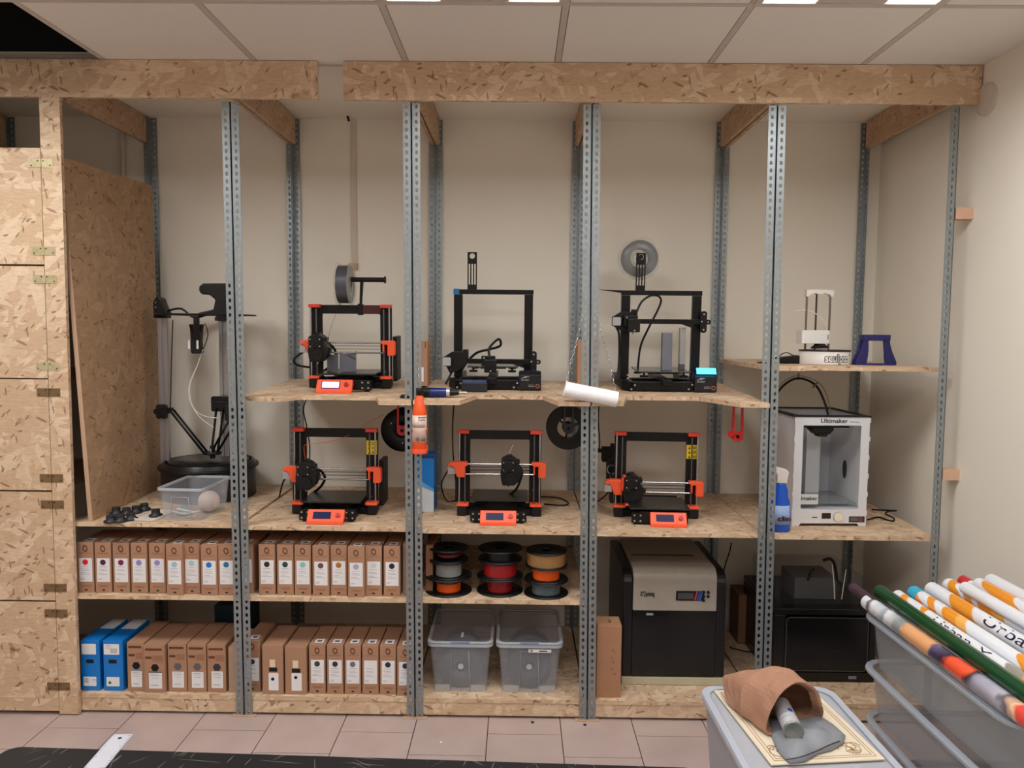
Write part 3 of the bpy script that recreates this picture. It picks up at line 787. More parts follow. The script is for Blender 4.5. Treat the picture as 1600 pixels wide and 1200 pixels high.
spool('filament_spool', (c.x, c.y + .074, c.z - .004), 'clear spool of grey filament behind the holder of the cyan screened printer', 'spool', .1, .06, .045, [(.084, .005, .055, FILG)], CLEARP, 'grey filament spools on printers', 'y')
g = MB(); g.cyl((c.x, c.y - .004, c.z), (c.x, c.y + .08, c.z), .011, n=16); o = g.build('spool_rod', BLACK, None); o.parent = e4; o.matrix_parent_inverse = M4e.inverted()
# two slabs printed on its bed
def slab(px0, px1, py0, py1, y, label, m, th=.03):
    a = P(px0, py1, 'y', y); b = P(px1, py0, 'y', y)
    zb = (M4e @ Vector((0, y - YF4, .0893))).z + .0005
    mb = MB(); mb.box(a.x, y, zb, b.x, y + th, b.z)
    return one('printed_slab', mb, m, label, 'printed part', 'slabs on the printer bed', .002)
slab(1034, 1051, 520, 583, .38, 'tall grey slab standing mid bed on the cyan screened printer', GREYP, .035)
slab(1061, 1072, 512, 586, .46, 'pale translucent slab standing beside the right upright of the printer', mat('translucent_grey', (170, 168, 166), .4, alpha=.8), .03)
slab(1061, 1070, 569, 585, .42, 'short dark slab in front of the pale translucent one', mat('dark_slab', (70, 68, 74), .5), .02)
# low black block with blue top against the middle bay printer
a = P(722, 613, 'y', .29); b = P(762, 597, 'y', .29)
zz = ztop(2, .29)
g = MB(); g.box(a.x, .24, zz + .001, b.x, .305, zz + .042); g = g.build('case', mat('case_black', (24, 28, 40), .35), None, .003)
tt = thing('battery_case', (0, 0, 0), 'low black case with blue top against the middle bay printer', 'case'); g.parent = tt
MB().box(a.x + .004, .245, zz + .042, b.x - .004, .3, zz + .047).build('blue_top', mat('case_blue', (16, 62, 140), .25), g, .001)
# ------------------------------------------------------------------ filament cartons
BH, BD = .214, .205
def dotmat(rgb): return mat('dot_%d_%d_%d' % rgb, rgb, .6, var=.02)
def ellipse_ring(mb, cx, cz, a, b, w, ang, y, n=22):
    ca, sa = math.cos(ang), math.sin(ang); o = []; i_ = []
    for k in range(n):
        t = 2 * math.pi * k / n; c, s = math.cos(t), math.sin(t)
        for lst, aa, bb in ((o, a, b), (i_, a - w, b - w * 1.3)):
            u, v = aa * c, bb * s; lst.append((cx + u * ca - v * sa, cz + u * sa + v * ca))
    mb.frame(o, i_, y - .0004, y, 'xz')
PRT = mat('kraft_brown_ring', (96, 56, 34), .8)
HOLE = mat('hole_black', (14, 12, 12), .9)
INK = mat('ink_grey', (150, 150, 158), .8)
def carton(w=.0685, h=BH, dot=(0, 0, 0), top=False, name='filament_carton'):
    """kraft carton standing on edge, front face at y=0, left lower corner at x=0"""
    t = thing(name, (0, 0, 0), '', 'carton')
    b = MB().box(0, 0, 0, w, BD, h).build('carton_body', KRAFT, t, .0012)
    g = MB(); ellipse_ring(g, w / 2, h - .026, .0105, .0145, .0042, math.radians(14), -.0002); g.build('printed_ring', PRT, b)
    g = MB()
    for x0, x1, z in ((.01, w - .01, h - .0465), (.013, w - .013, .0285), (.016, w - .016, .0235)): g.box(x0, -.0005, z, x1, -.0001, z + .0024)
    g.build('printed_line', KRAFTM, b)
    g = MB(); g.prism([(w / 2 - .007, .0105), (w / 2 - .004, .014), (w / 2 + .002, .0135), (w / 2 + .007, .011), (w / 2 + .005, .008), (w / 2 - .002, .0075)], -.0006, -.0001, 'xz'); g.build('punched_hole', HOLE, b)
    g = MB(); g.box(.008, -.001, .046, w - .006, -.0002, .147); l = g.build('paper_label', PAPER, t)
    g = MB(); g.cyl((w / 2, -.0016, .130), (w / 2, -.0011, .130), .0118, n=28); g.build('colour_dot', dotmat(dot), l)
    g = MB()
    for x0, x1, z in ((.018, w - .02, .111), (.014, w - .022, .1), (.02, w - .018, .094), (.014, w - .03, .084), (.014, w - .016, .078), (.012, .03, .06), (.012, .028, .055)):
        g.box(x0, -.0014, z, x1, -.0011, z + .0013)
    g.build('label_print', INK, l)
    g = MB(); g.box(.018, .02, h + .0002, w - .014, .06, h + .0008); tl = g.build('top_label', PAPER, t)
    g = MB(); g.box(.026, .028, h + .0009, w - .022, .045, h + .0012)
    g.build('barcode', mat('barcode_grey', (90, 90, 94), .7), tl)
    if not top: pass
    return t
ROWL = 'filament cartons on the upper carton shelf'
def row_up(items, bay):
    for k, (px, py, rgb, yf, lb) in enumerate(items):
        c = carton(dot=rgb)
        x = P(px, 900, 'y', yf).x
        c.location = (x, yf, ZL[0] + ST + .0008); c['label'] = lb; c['group'] = ROWL
        c.rotation_euler = (0, 0, random.uniform(-.008, .008))
random.seed(4)
row_up([(121.5, 0, (205, 24, 42), .03, 'carton with a red dot, first at the left under the work shelf'),
        (149, 0, (72, 28, 62), .03, 'carton with a dark plum dot, right of the red dotted one'),
        (177, 0, (118, 20, 82), .03, 'carton with a magenta dot, right of the dark plum dotted one'),
        (205, 0, (142, 138, 200), .03, 'carton with a lavender dot, right of the magenta dotted one'),
        (233.5, 0, (146, 138, 198), .032, 'carton with a lavender dot, left of the pale blue dotted one'),
        (260, 0, (160, 192, 222), .012, 'carton with a pale blue dot, standing slightly forward'),
        (287, 0, (164, 200, 214), .03, 'carton with a pale aqua dot, left of the bright blue dotted one'),
        (314, 0, (20, 118, 205), .012, 'carton with a bright blue dot'),
        (341, 0, (22, 108, 150), .018, 'carton with a teal dot beside the first full front post')], 0)
row_up([(370.5, 0, (170, 172, 180), .042, 'carton half hidden behind the front post right of the teal dotted one'),
        (404.5, 0, (28, 30, 50), .03, 'carton with a navy dot, first one right of the post in the second bay'),
        (433, 0, (18, 66, 76), .03, 'carton with a dark green dot'),
        (460.5, 0, (132, 196, 196), .03, 'carton with a mint dot'),
        (488.5, 0, (110, 74, 80), .02, 'carton with a mauve brown dot'),
        (516.5, 0, (172, 112, 36), .03, 'carton with an ochre dot'),
        (543.5, 0, (168, 168, 190), .01, 'carton with a pale grey violet dot between ochre and near white ones'),
        (571, 0, (206, 208, 216), .03, 'carton with a near white dot'),
        (599.5, 0, (28, 30, 48), .025, 'carton with a navy dot, last one before the orange bottle post')], 1)
# plain cartons
def plain(w, h, m=KRAFT, d=BD, name='plain_carton'):
    t = thing(name, (0, 0, 0), '', 'carton')
    g = MB().box(0, 0, 0, w, d, h); b = g.build('carton_body', m, t, .0012)
    MB().box(.001, .002, h, w - .001, .05, h + .0012).build('top_flap', m, t)
    return t
def place(t, px, yf, z, lb, grp=None):
    t.location = (P(px, 900, 'y', yf).x, yf, z); t['label'] = lb
    if grp: t['group'] = grp
c = plain(.06, BH + .004, KRAFT2); place(c, 629.5, .06, ZL[0] + ST + .0008, 'plain kraft carton behind the orange bottle post, upper carton shelf'); c['category'] = 'carton'
c = plain(.03, .2, mat('kraft_dark', (150, 108, 78), .8)); c.location = (XB[2] + .04, .09, ZL[0] + ST + .0008); c['label'] = 'narrow brown carton right of the orange bottle post beside the spool stacks'
LOWG = 'cartons on the bottom shelf'
ZB0 = .067 + ST + .0008
def bluebox(w, variant):
    t = thing('blue_carton', (0, 0, 0), '', 'carton')
    b = MB().box(0, 0, 0, w, .24, .218).build('carton_body', BLUEC, t, .0015)
    hz = .12
    MB().box(w * .28, -.0006, hz, w * .68, -.0001, hz + .016).build('window_slot', HOLE, b)
    a = MB(); a.prism(rrect(.004, .158, w - .014 if variant else w * .82, .204, .003), -.001, -.0002, 'xz'); l = a.build('upper_label', PAPER, t)
    a = MB(); a.prism(rrect(.012 if variant else .008, .02, w - .016, .06, .003), -.001, -.0002, 'xz'); l2 = a.build('lower_label', PAPER, t)
    g = MB()
    if variant:
        for k in range(7): g.box(w - .05 + k * .0042, -.0013, .165, w - .048 + k * .0042, -.001, .185)
        for k in range(3): g.box(.01, -.0013, .198 - k * .007, .035, -.001, .1995 - k * .007)
        g.build('barcode', INK, l)
        g = MB().cyl((.026, -.0015, .036), (.026, -.001, .036), .0065, n=20); g.build('green_dot', mat('green_dot', (10, 130, 70), .5), l2)
    else:
        for k in range(6): g.box(.012 + k * .0032, -.0013, .034, .0136 + k * .0032, -.001, .055)
        for k in range(2): g.box(.045, -.0013, .048 - k * .006, .066, -.001, .0495 - k * .006)
        g.build('barcode', INK, l2)
    MB().box(.01, .13, .2182, w - .006, .235, .2188).build('top_label', PAPER, t)
    return t
for px, w, v, lb in ((122.5, .079, 0, 'blue carton at the left end of the bottom shelf'), (157.5, .083, 1, 'blue carton with a green dot on its lower label')):
    c = bluebox(w, v); place(c, px, .03, ZB0, lb, 'blue cartons')
def hexbox(w, h, mhex, strip):
    t = thing('spool_carton', (0, 0, 0), '', 'carton')
    b = MB().box(0, 0, 0, w, .24, h).build('carton_body', KRAFT, t, .0012)
    z = h * .525; x = w * .52
    g = MB(); g.prism([(x + .0175 * math.cos(math.radians(60 * i)), z + .0175 * math.sin(math.radians(60 * i))) for i in range(6)], -.0006, -.0001, 'xz'); g.build('hexagon_window', mhex, b)
    g = MB(); g.box(.006, -.0005, h - .024, w - .012, -.0001, h - .0145); g.box(.006, -.0005, h - .06, .032, -.0001, h - .05)
    g.build('printed_band', PRT, b)
    g = MB()
    for k in range(6): g.box(.036, -.0005, h - .048 - k * .0045, w - .008, -.0001, h - .046 - k * .0045)
    g.build('printed_line', KRAFTM, b)
    g = MB().box(w * .22, -.001, .018, w * .85, -.0002, .018 + .073); l = g.build('paper_label', PAPER, t)
    MB().box(w * .22, -.0014, .088, w * .85, -.001, .0915).build('label_strip', strip, l)
    g = MB()
    for x0, x1, zz, th in ((.3, .7, .081, .002), (.3, .78, .074, .0015), (.35, .72, .064, .0012), (.3, .65, .034, .0012), (.35, .7, .03, .0012)): g.box(w * x0, -.0014, zz, w * x1, -.001, zz + th)
    g.build('label_print', INK, l)
    return t
S1 = mat('strip_blue', (70, 150, 180), .6); S2 = mat('strip_black', (30, 30, 34), .6); S3 = mat('strip_grey', (140, 146, 154), .6); S4 = mat('strip_red', (220, 90, 96), .6)
HG = mat('hexagon_grey', (96, 96, 100), .4); HD = mat('hexagon_dark', (50, 50, 60), .4)
for px, px1, h, mh, stp, lb in ((199, 226, .212, HOLE, S1, 'carton with hexagon window and blue label edge, right of the blue cartons'),
                           (227.5, 260, .207, HOLE, S2, 'carton with black hexagon window and black label edge'),
                           (262.5, 292, .21, HG, S3, 'carton with grey hexagon window and grey label edge'),
                           (293, 322.5, .209, HG, S4, 'carton with grey hexagon window and red label edge'),
                           (324, 353, .207, HD, mat('strip_white', (222, 222, 226), .6), 'carton with hexagon window nearest the front post, plain label')):
    w = P(px1, 1040, 'y', .03).x - P(px, 1040, 'y', .03).x - .001
    c = hexbox(w, h, mh, stp); c.location = (P(px, 1040, 'y', .03).x, .03 - (.012 if px in (227.5,) else 0), ZB0); c['label'] = lb; c['group'] = 'cartons with hexagon windows'
c = plain(.062, .196, KRAFT2); place(c, 354.5, .03, ZB0, 'plain pale carton half behind the front post on the bottom shelf')
def slotbox(w, h, dotz, lb, px):
    t = thing('slot_carton', (0, 0, 0), lb, 'carton', 'cartons with a black slot')
    b = MB().box(0, 0, 0, w, .22, h).build('carton_body', KRAFT, t, .0012)
    z = h * .5
    MB().box(w * .32, -.0006, z - .008, w * .72, -.0001, z + .009).build('window_slot', HOLE, b)
    MB().box(w * .36, -.0008, z + .012, w * .62, -.0001, z + .044).build('small_label', mat('cream_label', (224, 206, 176), .6), b)
    g = MB(); g.prism(rrect(w * .3, .016, w * .78, .092, .003), -.001, -.0002, 'xz'); l = g.build('paper_label', PAPER, t)
    MB().cyl((w * .5, -.0016, dotz), (w * .5, -.001, dotz), .007, n=20).build('label_dot', HOLE, l)
    t.location = (P(px, 1040, 'y', .03).x, .02, ZB0)
    return t
slotbox(.088, .212, .066, 'plain carton with black slot, left of its twin, second bay bottom shelf', 411)
slotbox(.09, .206, .074, 'plain carton with black slot, next to the six ringed cartons', 446.5)
def low(px, rgb, lb, yf=.03, h=.213, toplabel=True):
    c = carton(dot=rgb, h=h); c.location = (P(px, 1040, 'y', yf).x, yf, ZB0); c['label'] = lb; c['group'] = LOWG
    return c
low(381.5, (50, 52, 56), 'carton with dark dot just right of the front post, bottom shelf', .042, .222)
for px, rgb, lb in ((483, (50, 52, 58), 'bottom shelf carton with charcoal dot, right of the two slotted cartons'),
                    (511, (46, 46, 50), 'bottom shelf carton with charcoal dot, left of the mid grey dotted one'),
                    (538.5, (112, 112, 118), 'bottom shelf carton with mid grey dot'),
                    (566, (226, 226, 230), 'bottom shelf carton with a blank dotless label'),
                    (593.5, (34, 38, 70), 'bottom shelf carton with navy dot, right of the dotless one'),
                    (620.5, (40, 42, 60), 'bottom shelf carton with dark dot, half behind the orange bottle post')):
    low(px, rgb, lb, .03 - (.01 if px == 620.5 else 0))
c = plain(.16, .23, mat('dark_teal_box', (16, 48, 60), .6), .16, 'teal_carton'); c.location = (P(335, 960, 'y', .42).x, .42, ZB0); c['label'] = 'dark teal box deep in the dark behind the cartons, first bay'
# ------------------------------------------------------------------ spools on the carton shelf
ZS = ZL[0] + ST + .0006
SPG = 'reels in the three stacks'
SW = .069
def stack(px, y, items):
    x = P(px, 925, 'y', y).x; z = ZS
    for R, w, hub, layers, lb in items:
        s = spool('filament_reel', (x, y, z), lb, 'spool', R, w, hub, layers, BLKPL, SPG)
        z += w + .0006
stack(701, .115, [(.1, .068, .046, [(.052, .004, .04, FILOR), (.047, .04, .064, FILDK)], 'bottom reel of the left stack, low band of orange filament'),
                  (.084, .068, .046, [(.056, .004, .064, FILLG)], 'middle reel of the left stack, pale grey filament'),
                  (.084, .052, .046, [(.052, .018, .03, FILMAR)], 'top reel of the left stack, thin maroon band')])
stack(781, .125, [(.1, .068, .046, [(.053, .004, .064, FILRED)], 'bottom reel of the centre stack, narrow red winding'),
                  (.088, .068, .046, [(.07, .004, .064, FILRED)], 'middle reel of the centre stack, wider red winding'),
                  (.095, .05, .046, [(.062, .004, .046, mat('filament_black', (22, 22, 24), .4))], 'black top reel of the centre stack')])
stack(853, .10, [(.095, .062, .046, [(.06, .004, .058, FILBLG)], 'bottom reel of the right stack, blue grey filament'),
                 (.09, .062, .046, [(.057, .004, .058, FILOR)], 'middle reel of the right stack, bright orange filament'),
                 (.088, .062, .046, [(.083, .004, .058, FILTAN)], 'top reel of the right stack, wide tan winding')])
# ------------------------------------------------------------------ clear bins
FROST = mat('frosted_plastic', (205, 210, 220), 0.25, alpha=0.17, var=.03)
FRIM = mat('frosted_rim', (196, 204, 213), 0.2, alpha=0.62, var=.03)
FLID = mat('frosted_lid', (205, 210, 220), 0.15, alpha=0.14, var=.03)
def rr3(x0, y0, x1, y1, r, z): return [(a, b, z) for a, b in rrect(x0, y0, x1, y1, r, 5)]
def binshell(w, d, h, taper, m, rimm, t, th=.0025, r=.02, rimw=.010, lid=None, wallname='bin_wall'):
    """open tapered box: outer wall, inner wall, floor, rolled rim; origin at the middle of its foot"""
    def loop(k, z, off): # k 0 at foot, 1 at top
        hw = w / 2 - taper * (1 - k) - off; hd = d / 2 - taper * (1 - k) - off
        return rr3(-hw, -hd, hw, hd, max(.004, r - off), z)
    L = [loop(0, 0, 0), loop(1, h, 0), loop(1, h, th), loop(0, th, th)]
    n = len(L[0]); g = MB(); vs = [p for l in L for p in l]; fs = []
    for k in range(3):
        for i in range(n):
            fs.append((k * n + i, k * n + (i + 1) % n, (k + 1) * n + (i + 1) % n, (k + 1) * n + i))
    fs.append(tuple(reversed(range(n)))); fs.append(tuple(3 * n + i for i in range(n)))
    g.add(vs, fs, False); g.build(wallname, m, t)
    g = MB(); o = [(a, b) for a, b, _ in rr3(-w / 2 - rimw, -d / 2 - rimw, w / 2 + rimw, d / 2 + rimw, r + rimw, 0)]; i_ = [(a, b) for a, b, _ in rr3(-w / 2 + .001, -d / 2 + .001, w / 2 - .001, d / 2 - .001, r, 0)]
    g.frame(o, i_, h - .008, h + .004, 'xy'); g.build('rim', rimm, t, .0025)
    if lid:
        g = MB(); g.prism([(a, b) for a, b, _ in rr3(-w / 2 - rimw - .002, -d / 2 - rimw - .002, w / 2 + rimw + .002, d / 2 + rimw + .002, r + rimw, 0)], h + .0045, h + .0075, 'xy')
        l = g.build('lid', lid, t)
        g = MB(); g.frame(o, [(a * .9, b * .93) for a, b in o], h + .0078, h + .014, 'xy'); g.build('lid_rim', rimm, l, .002)
        return l
def bin_(px0, px1, lb, tag_):
    y0 = .05; a = P(px0, 1086, 'y', y0).x; b = P(px1, 1086, 'y', y0).x; cxx = (a + b) / 2; w = (b - a) + .034
    t = thing('storage_bin', (cxx, y0 + .19, ZB0), lb, 'storage box', 'clear bins on the bottom shelf')
    l = binshell(w, .38, .212, .017, FROST, FRIM, t, lid=FLID)
    # stepped foot and raised panel lines on the front
    g = MB(); hw = w / 2 - .017
    yb, yt = -.19 + .0165, -.1915
    def py(z): return yb + (yt - yb) * z / .212 - .0015
    g.tube([(-.043, py(.01), .008), (-.036, py(.185), .188), (.036, py(.185), .188), (.043, py(.01), .008)], .0012, 6, 1)
    g.build('raised_panel_line', FRIM, t)
    g = MB()
    for sx in (-1, 1): g.box(sx * .045, -.1755, .0, sx * (hw - .006), -.1715, .03)
    g.build('stepped_foot', mat('frosted_foot', (206, 204, 200), .4, alpha=.45), t)
    g = MB(); g.box(-.04, -.20, .2155, .04, -.193, .227); g.build('lid_clip', mat('lid_clip', (140, 156, 184), .3, alpha=.8), t)
    if tag_ :
        g = MB(); g.box(-.004, -.1965, .185, .092, -.1955, .199); g.build('label_strip', PAPER, t)
        g = MB(); g.box(.002, -.1972, .193, .014, -.1966, .196); g.box(.002, -.1972, .188, .016, -.1966, .19); g.box(.04, -.1972, .19, .075, -.1966, .194); g.build('label_print', BLACK, t)
    else:
        MB().box(.0, -.15, .229, .01, -.1, .2298).build('lid_sticker', PAPER, t)
    return t, cxx, w
FRD = mat('spool_dark_blue_grey', (34, 38, 48), .4); FRG = mat('spool_mid_grey', (66, 70, 78), .4)
for px0, px1, lb, tg, R, fl in ((677, 760, 'left clear lidded bin holding an upright grey spool', 0, .094, FRG), (784, 869, 'right clear lidded bin with a dark spool and a paper strip', 1, .096, FRD)):
    t, cxx, w = bin_(px0, px1, lb, tg)
    spool('filament_spool', (cxx, .05 + .115, ZB0 + R + .004), ('grey' if not tg else 'dark') + ' spool standing upright inside the %s clear bin' % ('left' if not tg else 'right'), 'spool', R, .07, .05, [(.088, .004, .066, fl)], fl, 'spools inside the clear bins', 'y')
    sq = [o for o in COL.objects if o.name.startswith('filament_spool') and o.type == 'EMPTY'][-1]
    MB().cyl((0, 0, .0702), (0, 0, .072), .012, n=20).build('hub_cap', WHITE, sq)
    spool('filament_spool', (cxx, .05 + .24, ZB0 + R + .004), ('grey' if not tg else 'dark') + ' spool behind the front one in the %s clear bin' % ('left' if not tg else 'right'), 'spool', R, .07, .05, [(.088, .004, .066, fl)], fl, 'spools inside the clear bins', 'y')
# ------------------------------------------------------------------ first bay: leaning board, delta printer, box of parts
zt0 = zmid(0)
g = MB()
A = P(145, 820, 'y', .02); Bp = Vector((-1.735, .72, zt0)); C_ = P(92, 245, 'y', .02); D_ = P(238, 290, 'y', .70)
A.z = zt0; C_ = Vector((C_.x + .012, C_.y, C_.z))
nrm = Vector((-.018, 0, 0)); A.x += .0; 
vs = [A, Bp, D_, C_] + [v + nrm for v in (A, Bp, D_, C_)]
g.add(vs, [(0, 1, 2, 3), (7, 6, 5, 4), (0, 4, 5, 1), (1, 5, 6, 2), (2, 6, 7, 3), (3, 7, 4, 0)])
OSB3 = osb_mat('strand_board_dark', (148, 112, 84), (174, 142, 112), (182, 151, 120), 3)
o = g.build('leaning_board', [OSB3], None); tag(o, 'tall strand board leaning inside the first bay beside the cabinet', 'board')
bm = bmesh.new(); bm.from_mesh(o.data); o.data.materials.append(OSBE)
uvl = bm.loops.layers.uv.active
for f in bm.faces:
    if abs(f.normal.x) < .5: f.material_index = 1
bm.to_mesh(o.data); bm.free()

# delta printer
YD = .54
c0 = P(327, 740, 'y', YD)
t = thing('delta_printer', (c0.x, YD, zt0), 'tall black delta printer with three pillars behind the first front post', 'printer')
hb = P(327, 722, 'y', YD).z - zt0; Rb = .215
g = MB(); g.lathe([(0, .0), (Rb - .004, .0), (Rb, .004), (Rb, .16), (Rb - .01, .168), (Rb - .01, .172), (0, .172)], n=64); g.build('base_drum', mat('delta_black', (20, 20, 22), .3), t)
g = MB(); g.lathe([(0, hb - .02), (Rb + .012, hb - .02), (Rb + .014, hb - .014), (Rb + .012, hb - .008), (0, hb - .008)], n=64); g.build('top_deck', BLKPL, t)
g = MB(); g.lathe([(0, hb - .008), (Rb - .03, hb - .008), (Rb - .028, hb - .006), (Rb - .028, hb - .002), (0, hb - .002)], n=64); g.build('build_plate', mat('glass_plate_dark', (60, 60, 62), .12), t)
g = MB(); g.lathe([(Rb - .02, hb - .035), (Rb - .02, .172), (Rb - .03, .172), (Rb - .03, hb - .02), (Rb - .02, hb - .02)], n=64); g.build('gap_ring', BLACK, t)
g = MB(); g.prism(rrect(.13, .05, .145, .105, .004), -.19, -.17, 'xz'); g.build('side_plate', mat('grey_plate', (120, 120, 124), .4), t)
ztp = P(327, 493, 'y', YD).z - zt0
ALU = mat('aluminium', (178, 178, 182), .35, .85, stretch=(1, 1, .1))
tw = [(-.196, -.03), (P(351, 600, 'y', YD + .12).x - c0.x, .12), (.16, -.06)]
names = []
for k, (dx, dy) in enumerate(tw):
    zb = hb - .006
    g = MB()
    for u in (-.0125, .0125): g.box(dx + u - .0085, dy - .012, zb, dx + u + .0085, dy + .012, ztp + .0)
    g.box(dx - .01, dy - .006, zb, dx + .01, dy + .01, ztp)
    g.build('pillar', ALU, t, .002)
    if k == 0:
        g = MB(); g.prism([(dx - .03, ztp - .015), (dx + .034, ztp - .015), (dx + .036, ztp + .012), (dx + .02, ztp + .045), (dx + .01, ztp + .075), (dx - .004, ztp + .085), (dx - .02, ztp + .08), (dx - .03, ztp + .06)], dy - .03, dy + .02, 'xz'); cp = g.build('pillar_cap', BLKPL, t, .005)
        g = MB()
        for z in (.005, .035, .058): g.cyl((dx - .016, dy - .033, ztp + z), (dx - .016, dy - .03, ztp + z), .004, n=10)
        g.build('screws', STEEL, cp)
    elif k == 1:
        MB().cb((dx, dy, ztp + .0), (.06, .05, .05)).build('pillar_cap', BLKPL, t, .005)
g = MB(); g.lathe([(Rb - .03, ztp), (Rb + .012, ztp), (Rb + .012, ztp + .006), (Rb - .03, ztp + .006), (Rb - .03, ztp)], n=64); g.build('top_ring', BLKPL, t)
# carriages, arms, effector
cz = P(260, 641, 'y', YD).z - zt0
eff = Vector((P(332, 703, 'y', YD - .06).x - c0.x, -.06, P(332, 703, 'y', YD).z - zt0))
cars = [Vector((tw[0][0], tw[0][1] - .015, cz)), Vector((tw[1][0] - .005, tw[1][1] - .03, P(350, 628, 'y', YD + .1).z - zt0)), Vector((tw[2][0], tw[2][1] - .015, P(378, 640, 'y', YD).z - zt0))]
for k, q in enumerate(cars):
    g = MB()
    if k == 0:
        for a_ in range(6):
            aa = a_ * 60; g.cyl((q.x + .024 * math.cos(math.radians(aa)), q.y - .02, q.z + .024 * math.sin(math.radians(aa))), (q.x + .024 * math.cos(math.radians(aa)), q.y - .005, q.z + .024 * math.sin(math.radians(aa))), .014, n=12)
        g.cb((q.x, q.y - .012, q.z), (.05, .02, .05)); g.box(q.x + .02, q.y - .02, q.z + .005, q.x + .055, q.y - .008, q.z + .02)
    else:
        g.prism(rrect(q.x - .045, q.z - .045, q.x + .045, q.z + .03, .01), q.y - .02, q.y + .0, 'xz')
    if k == 1: g.box(q.x - .046, q.y - .024, q.z + .0, q.x + .046, q.y - .019, q.z + .004)
    g.build('carriage', BLKPL, t, .002)
    for s in (-.018, .018):
        ps = [(q.x + (.05 if k == 0 else s), q.y - .02 + (s if k == 0 else 0), q.z + (.008 if k == 0 else -.03)), (eff.x + (-.035 if k == 0 else s * .8 + .01), eff.y + (s if k == 0 else .0), eff.z - .0)]
        MB().tube(ps, .0058, 8, 1).build('arm_rod', BLACK, t)
g = MB(); g.lathe([(0, -.006), (.04, -.006), (.045, 0), (.04, .006), (0, .006)], c=eff + Vector((0, 0, -.004)), n=12); g.cyl(eff + Vector((0, 0, -.03)), eff + Vector((0, 0, .03)), .012, n=14)
g.build('effector', BLKPL, t)
MB().cyl(eff + Vector((.0, -.02, -.012)), eff + Vector((.0, -.02, .02)), .006, n=10).build('hot_end', STEEL, t)
# hanging feeder with motor
f = P(307, 500, 'y', YD - .05); fx, fz = f.x - c0.x, f.z - zt0; fy = -.05
g = MB(); g.box(fx - .052, fy - .003, fz + .018, fx + .05, fy + .003, fz + .022); g.box(fx - .012, fy - .008, fz - .02, fx + .012, fy + .008, fz + .02)
g.cyl((fx, fy, fz - .02), (fx, fy, fz - .06), .034, .026, n=18)
g.prism([(fx - .024, fz - .05), (fx + .024, fz - .05), (fx + .02, fz - .1), (fx + .024, fz - .15), (fx + .02, fz - .158), (fx - .016, fz - .158), (fx - .022, fz - .15), (fx - .02, fz - .1)], fy - .02, fy + .02, 'xz')
fd = g.build('feeder_motor', BLKPL, t, .002)
g = MB(); g.box(fx - .031, fy - .026, fz - .135, fx - .022, fy - .0, fz - .095); g.box(fx + .007, fy - .0225, fz - .135, fx + .016, fy - .0205, fz - .095); g.build('white_mark', WHITE, fd)
g = MB(); g.tube([(-.17, -.03, ztp + .02), (-.1, -.04, ztp + .03), (fx, fy, fz + .01), (.08, -.0, ztp + .04), (.12, .05, ztp + .01)], .005, 8); g.build('top_cable', BLKPL, t)
# spool bracket at the right top
g = MB(); b1 = P(316, 455, 'y', YD - .05); b2 = P(352, 455, 'y', YD - .05)
bx0 = b1.x - c0.x; bx1 = bx0 + .15; bz = b1.z - zt0
g.prism([(bx0 + .02, bz + .035), (bx0, bz + .02), (bx0, bz), (bx0 + .01, bz - .015), (bx0 + .05, bz - .02), (bx0 + .075, bz - .04), (bx0 + .065, bz - .085), (bx0, bz - .1), (bx0 - .02, bz - .112), (bx1, bz - .112), (bx1, bz + .037)], -.09, -.02, 'xz')
g.build('spool_bracket', BLKPL, t, .006)
g = MB(); g.box(.08, -.1, ztp - .025, .13, -.04, ztp - .008); g.box(Rb - .06, -.085, ztp - .2 + .05, Rb - .045, -.075, ztp); g.build('lower_bracket', BLACK, t)
a = P(318, 550, 'y', YD - .05)
g = MB(); L0 = Vector((a.x - c0.x, -.05, a.z - zt0))
def rel(px, py): q = P(px, py, 'y', YD - .05); return (q.x - c0.x, q.y - YD, q.z - zt0)
g.tube([rel(317, 546), rel(308, 572), rel(297, 602), rel(299, 630), rel(312, 652), rel(334, 668)], .0022, 6)
g.tube([rel(308, 572), rel(296, 600), rel(296, 622), rel(306, 642), rel(322, 651), rel(340, 653)], .0022, 6)
g.build('bowden_tube', NYLON, t)
g = MB(); g.tube([rel(270, 500), rel(268, 560), rel(266, 640)], .003, 6); g.tube([rel(320, 505), rel(325, 522), rel(320, 540), rel(317, 546)], .0025, 6); g.build('wiring', mat('wire_brown', (60, 30, 24), .6), t)
g = MB(); g.prism(rrect(rel(382, 640)[0], rel(385, 656)[2], rel(387, 640)[0] + .004, rel(385, 628)[2], .006), -.1, -.085, 'xz'); g.build('rear_bracket', BLACK, t)

# clear box with odds and ends
a = P(252, 822, 'z', zt0); y0 = .03
xa, xb = P(251, 815, 'y', y0).x, P(315, 815, 'y', y0).x
t = thing('open_box', (P(283, 815, 'y', y0).x, y0 + .148, zt0), 'open clear plastic box of odds and ends in front of the delta printer', 'storage box', rz=math.radians(-3))
wbx = (xb - xa) + .01
wbx = .19
binshell(wbx, .28, .135, .012, FROST, FRIM, t, r=.018, rimw=.008)
g = MB(); g.tube([(-.042, -.134, .01), (-.036, -.1395, .1), (.036, -.1395, .1), (.042, -.134, .01)], .0015, 6, 1); g.build('raised_panel_line', FRIM, t)
Mt = Matrix.Translation(t.location) @ Matrix.Rotation(math.radians(-3), 4, 'Z')
q = Mt @ Vector((.05, .02, .07)); 
g = MB(); g.lathe([(.046 * math.sin(math.pi * i / 14), .046 * math.cos(math.pi * i / 14)) for i in range(15)], n=24); one('white_ball', g, mat('white_ball', (218, 206, 200), .6), 'white round ball in the open clear box', 'ball', loc=(q.x, q.y, zt0 + .05))
q = Mt @ Vector((-.035, -.03, .0))
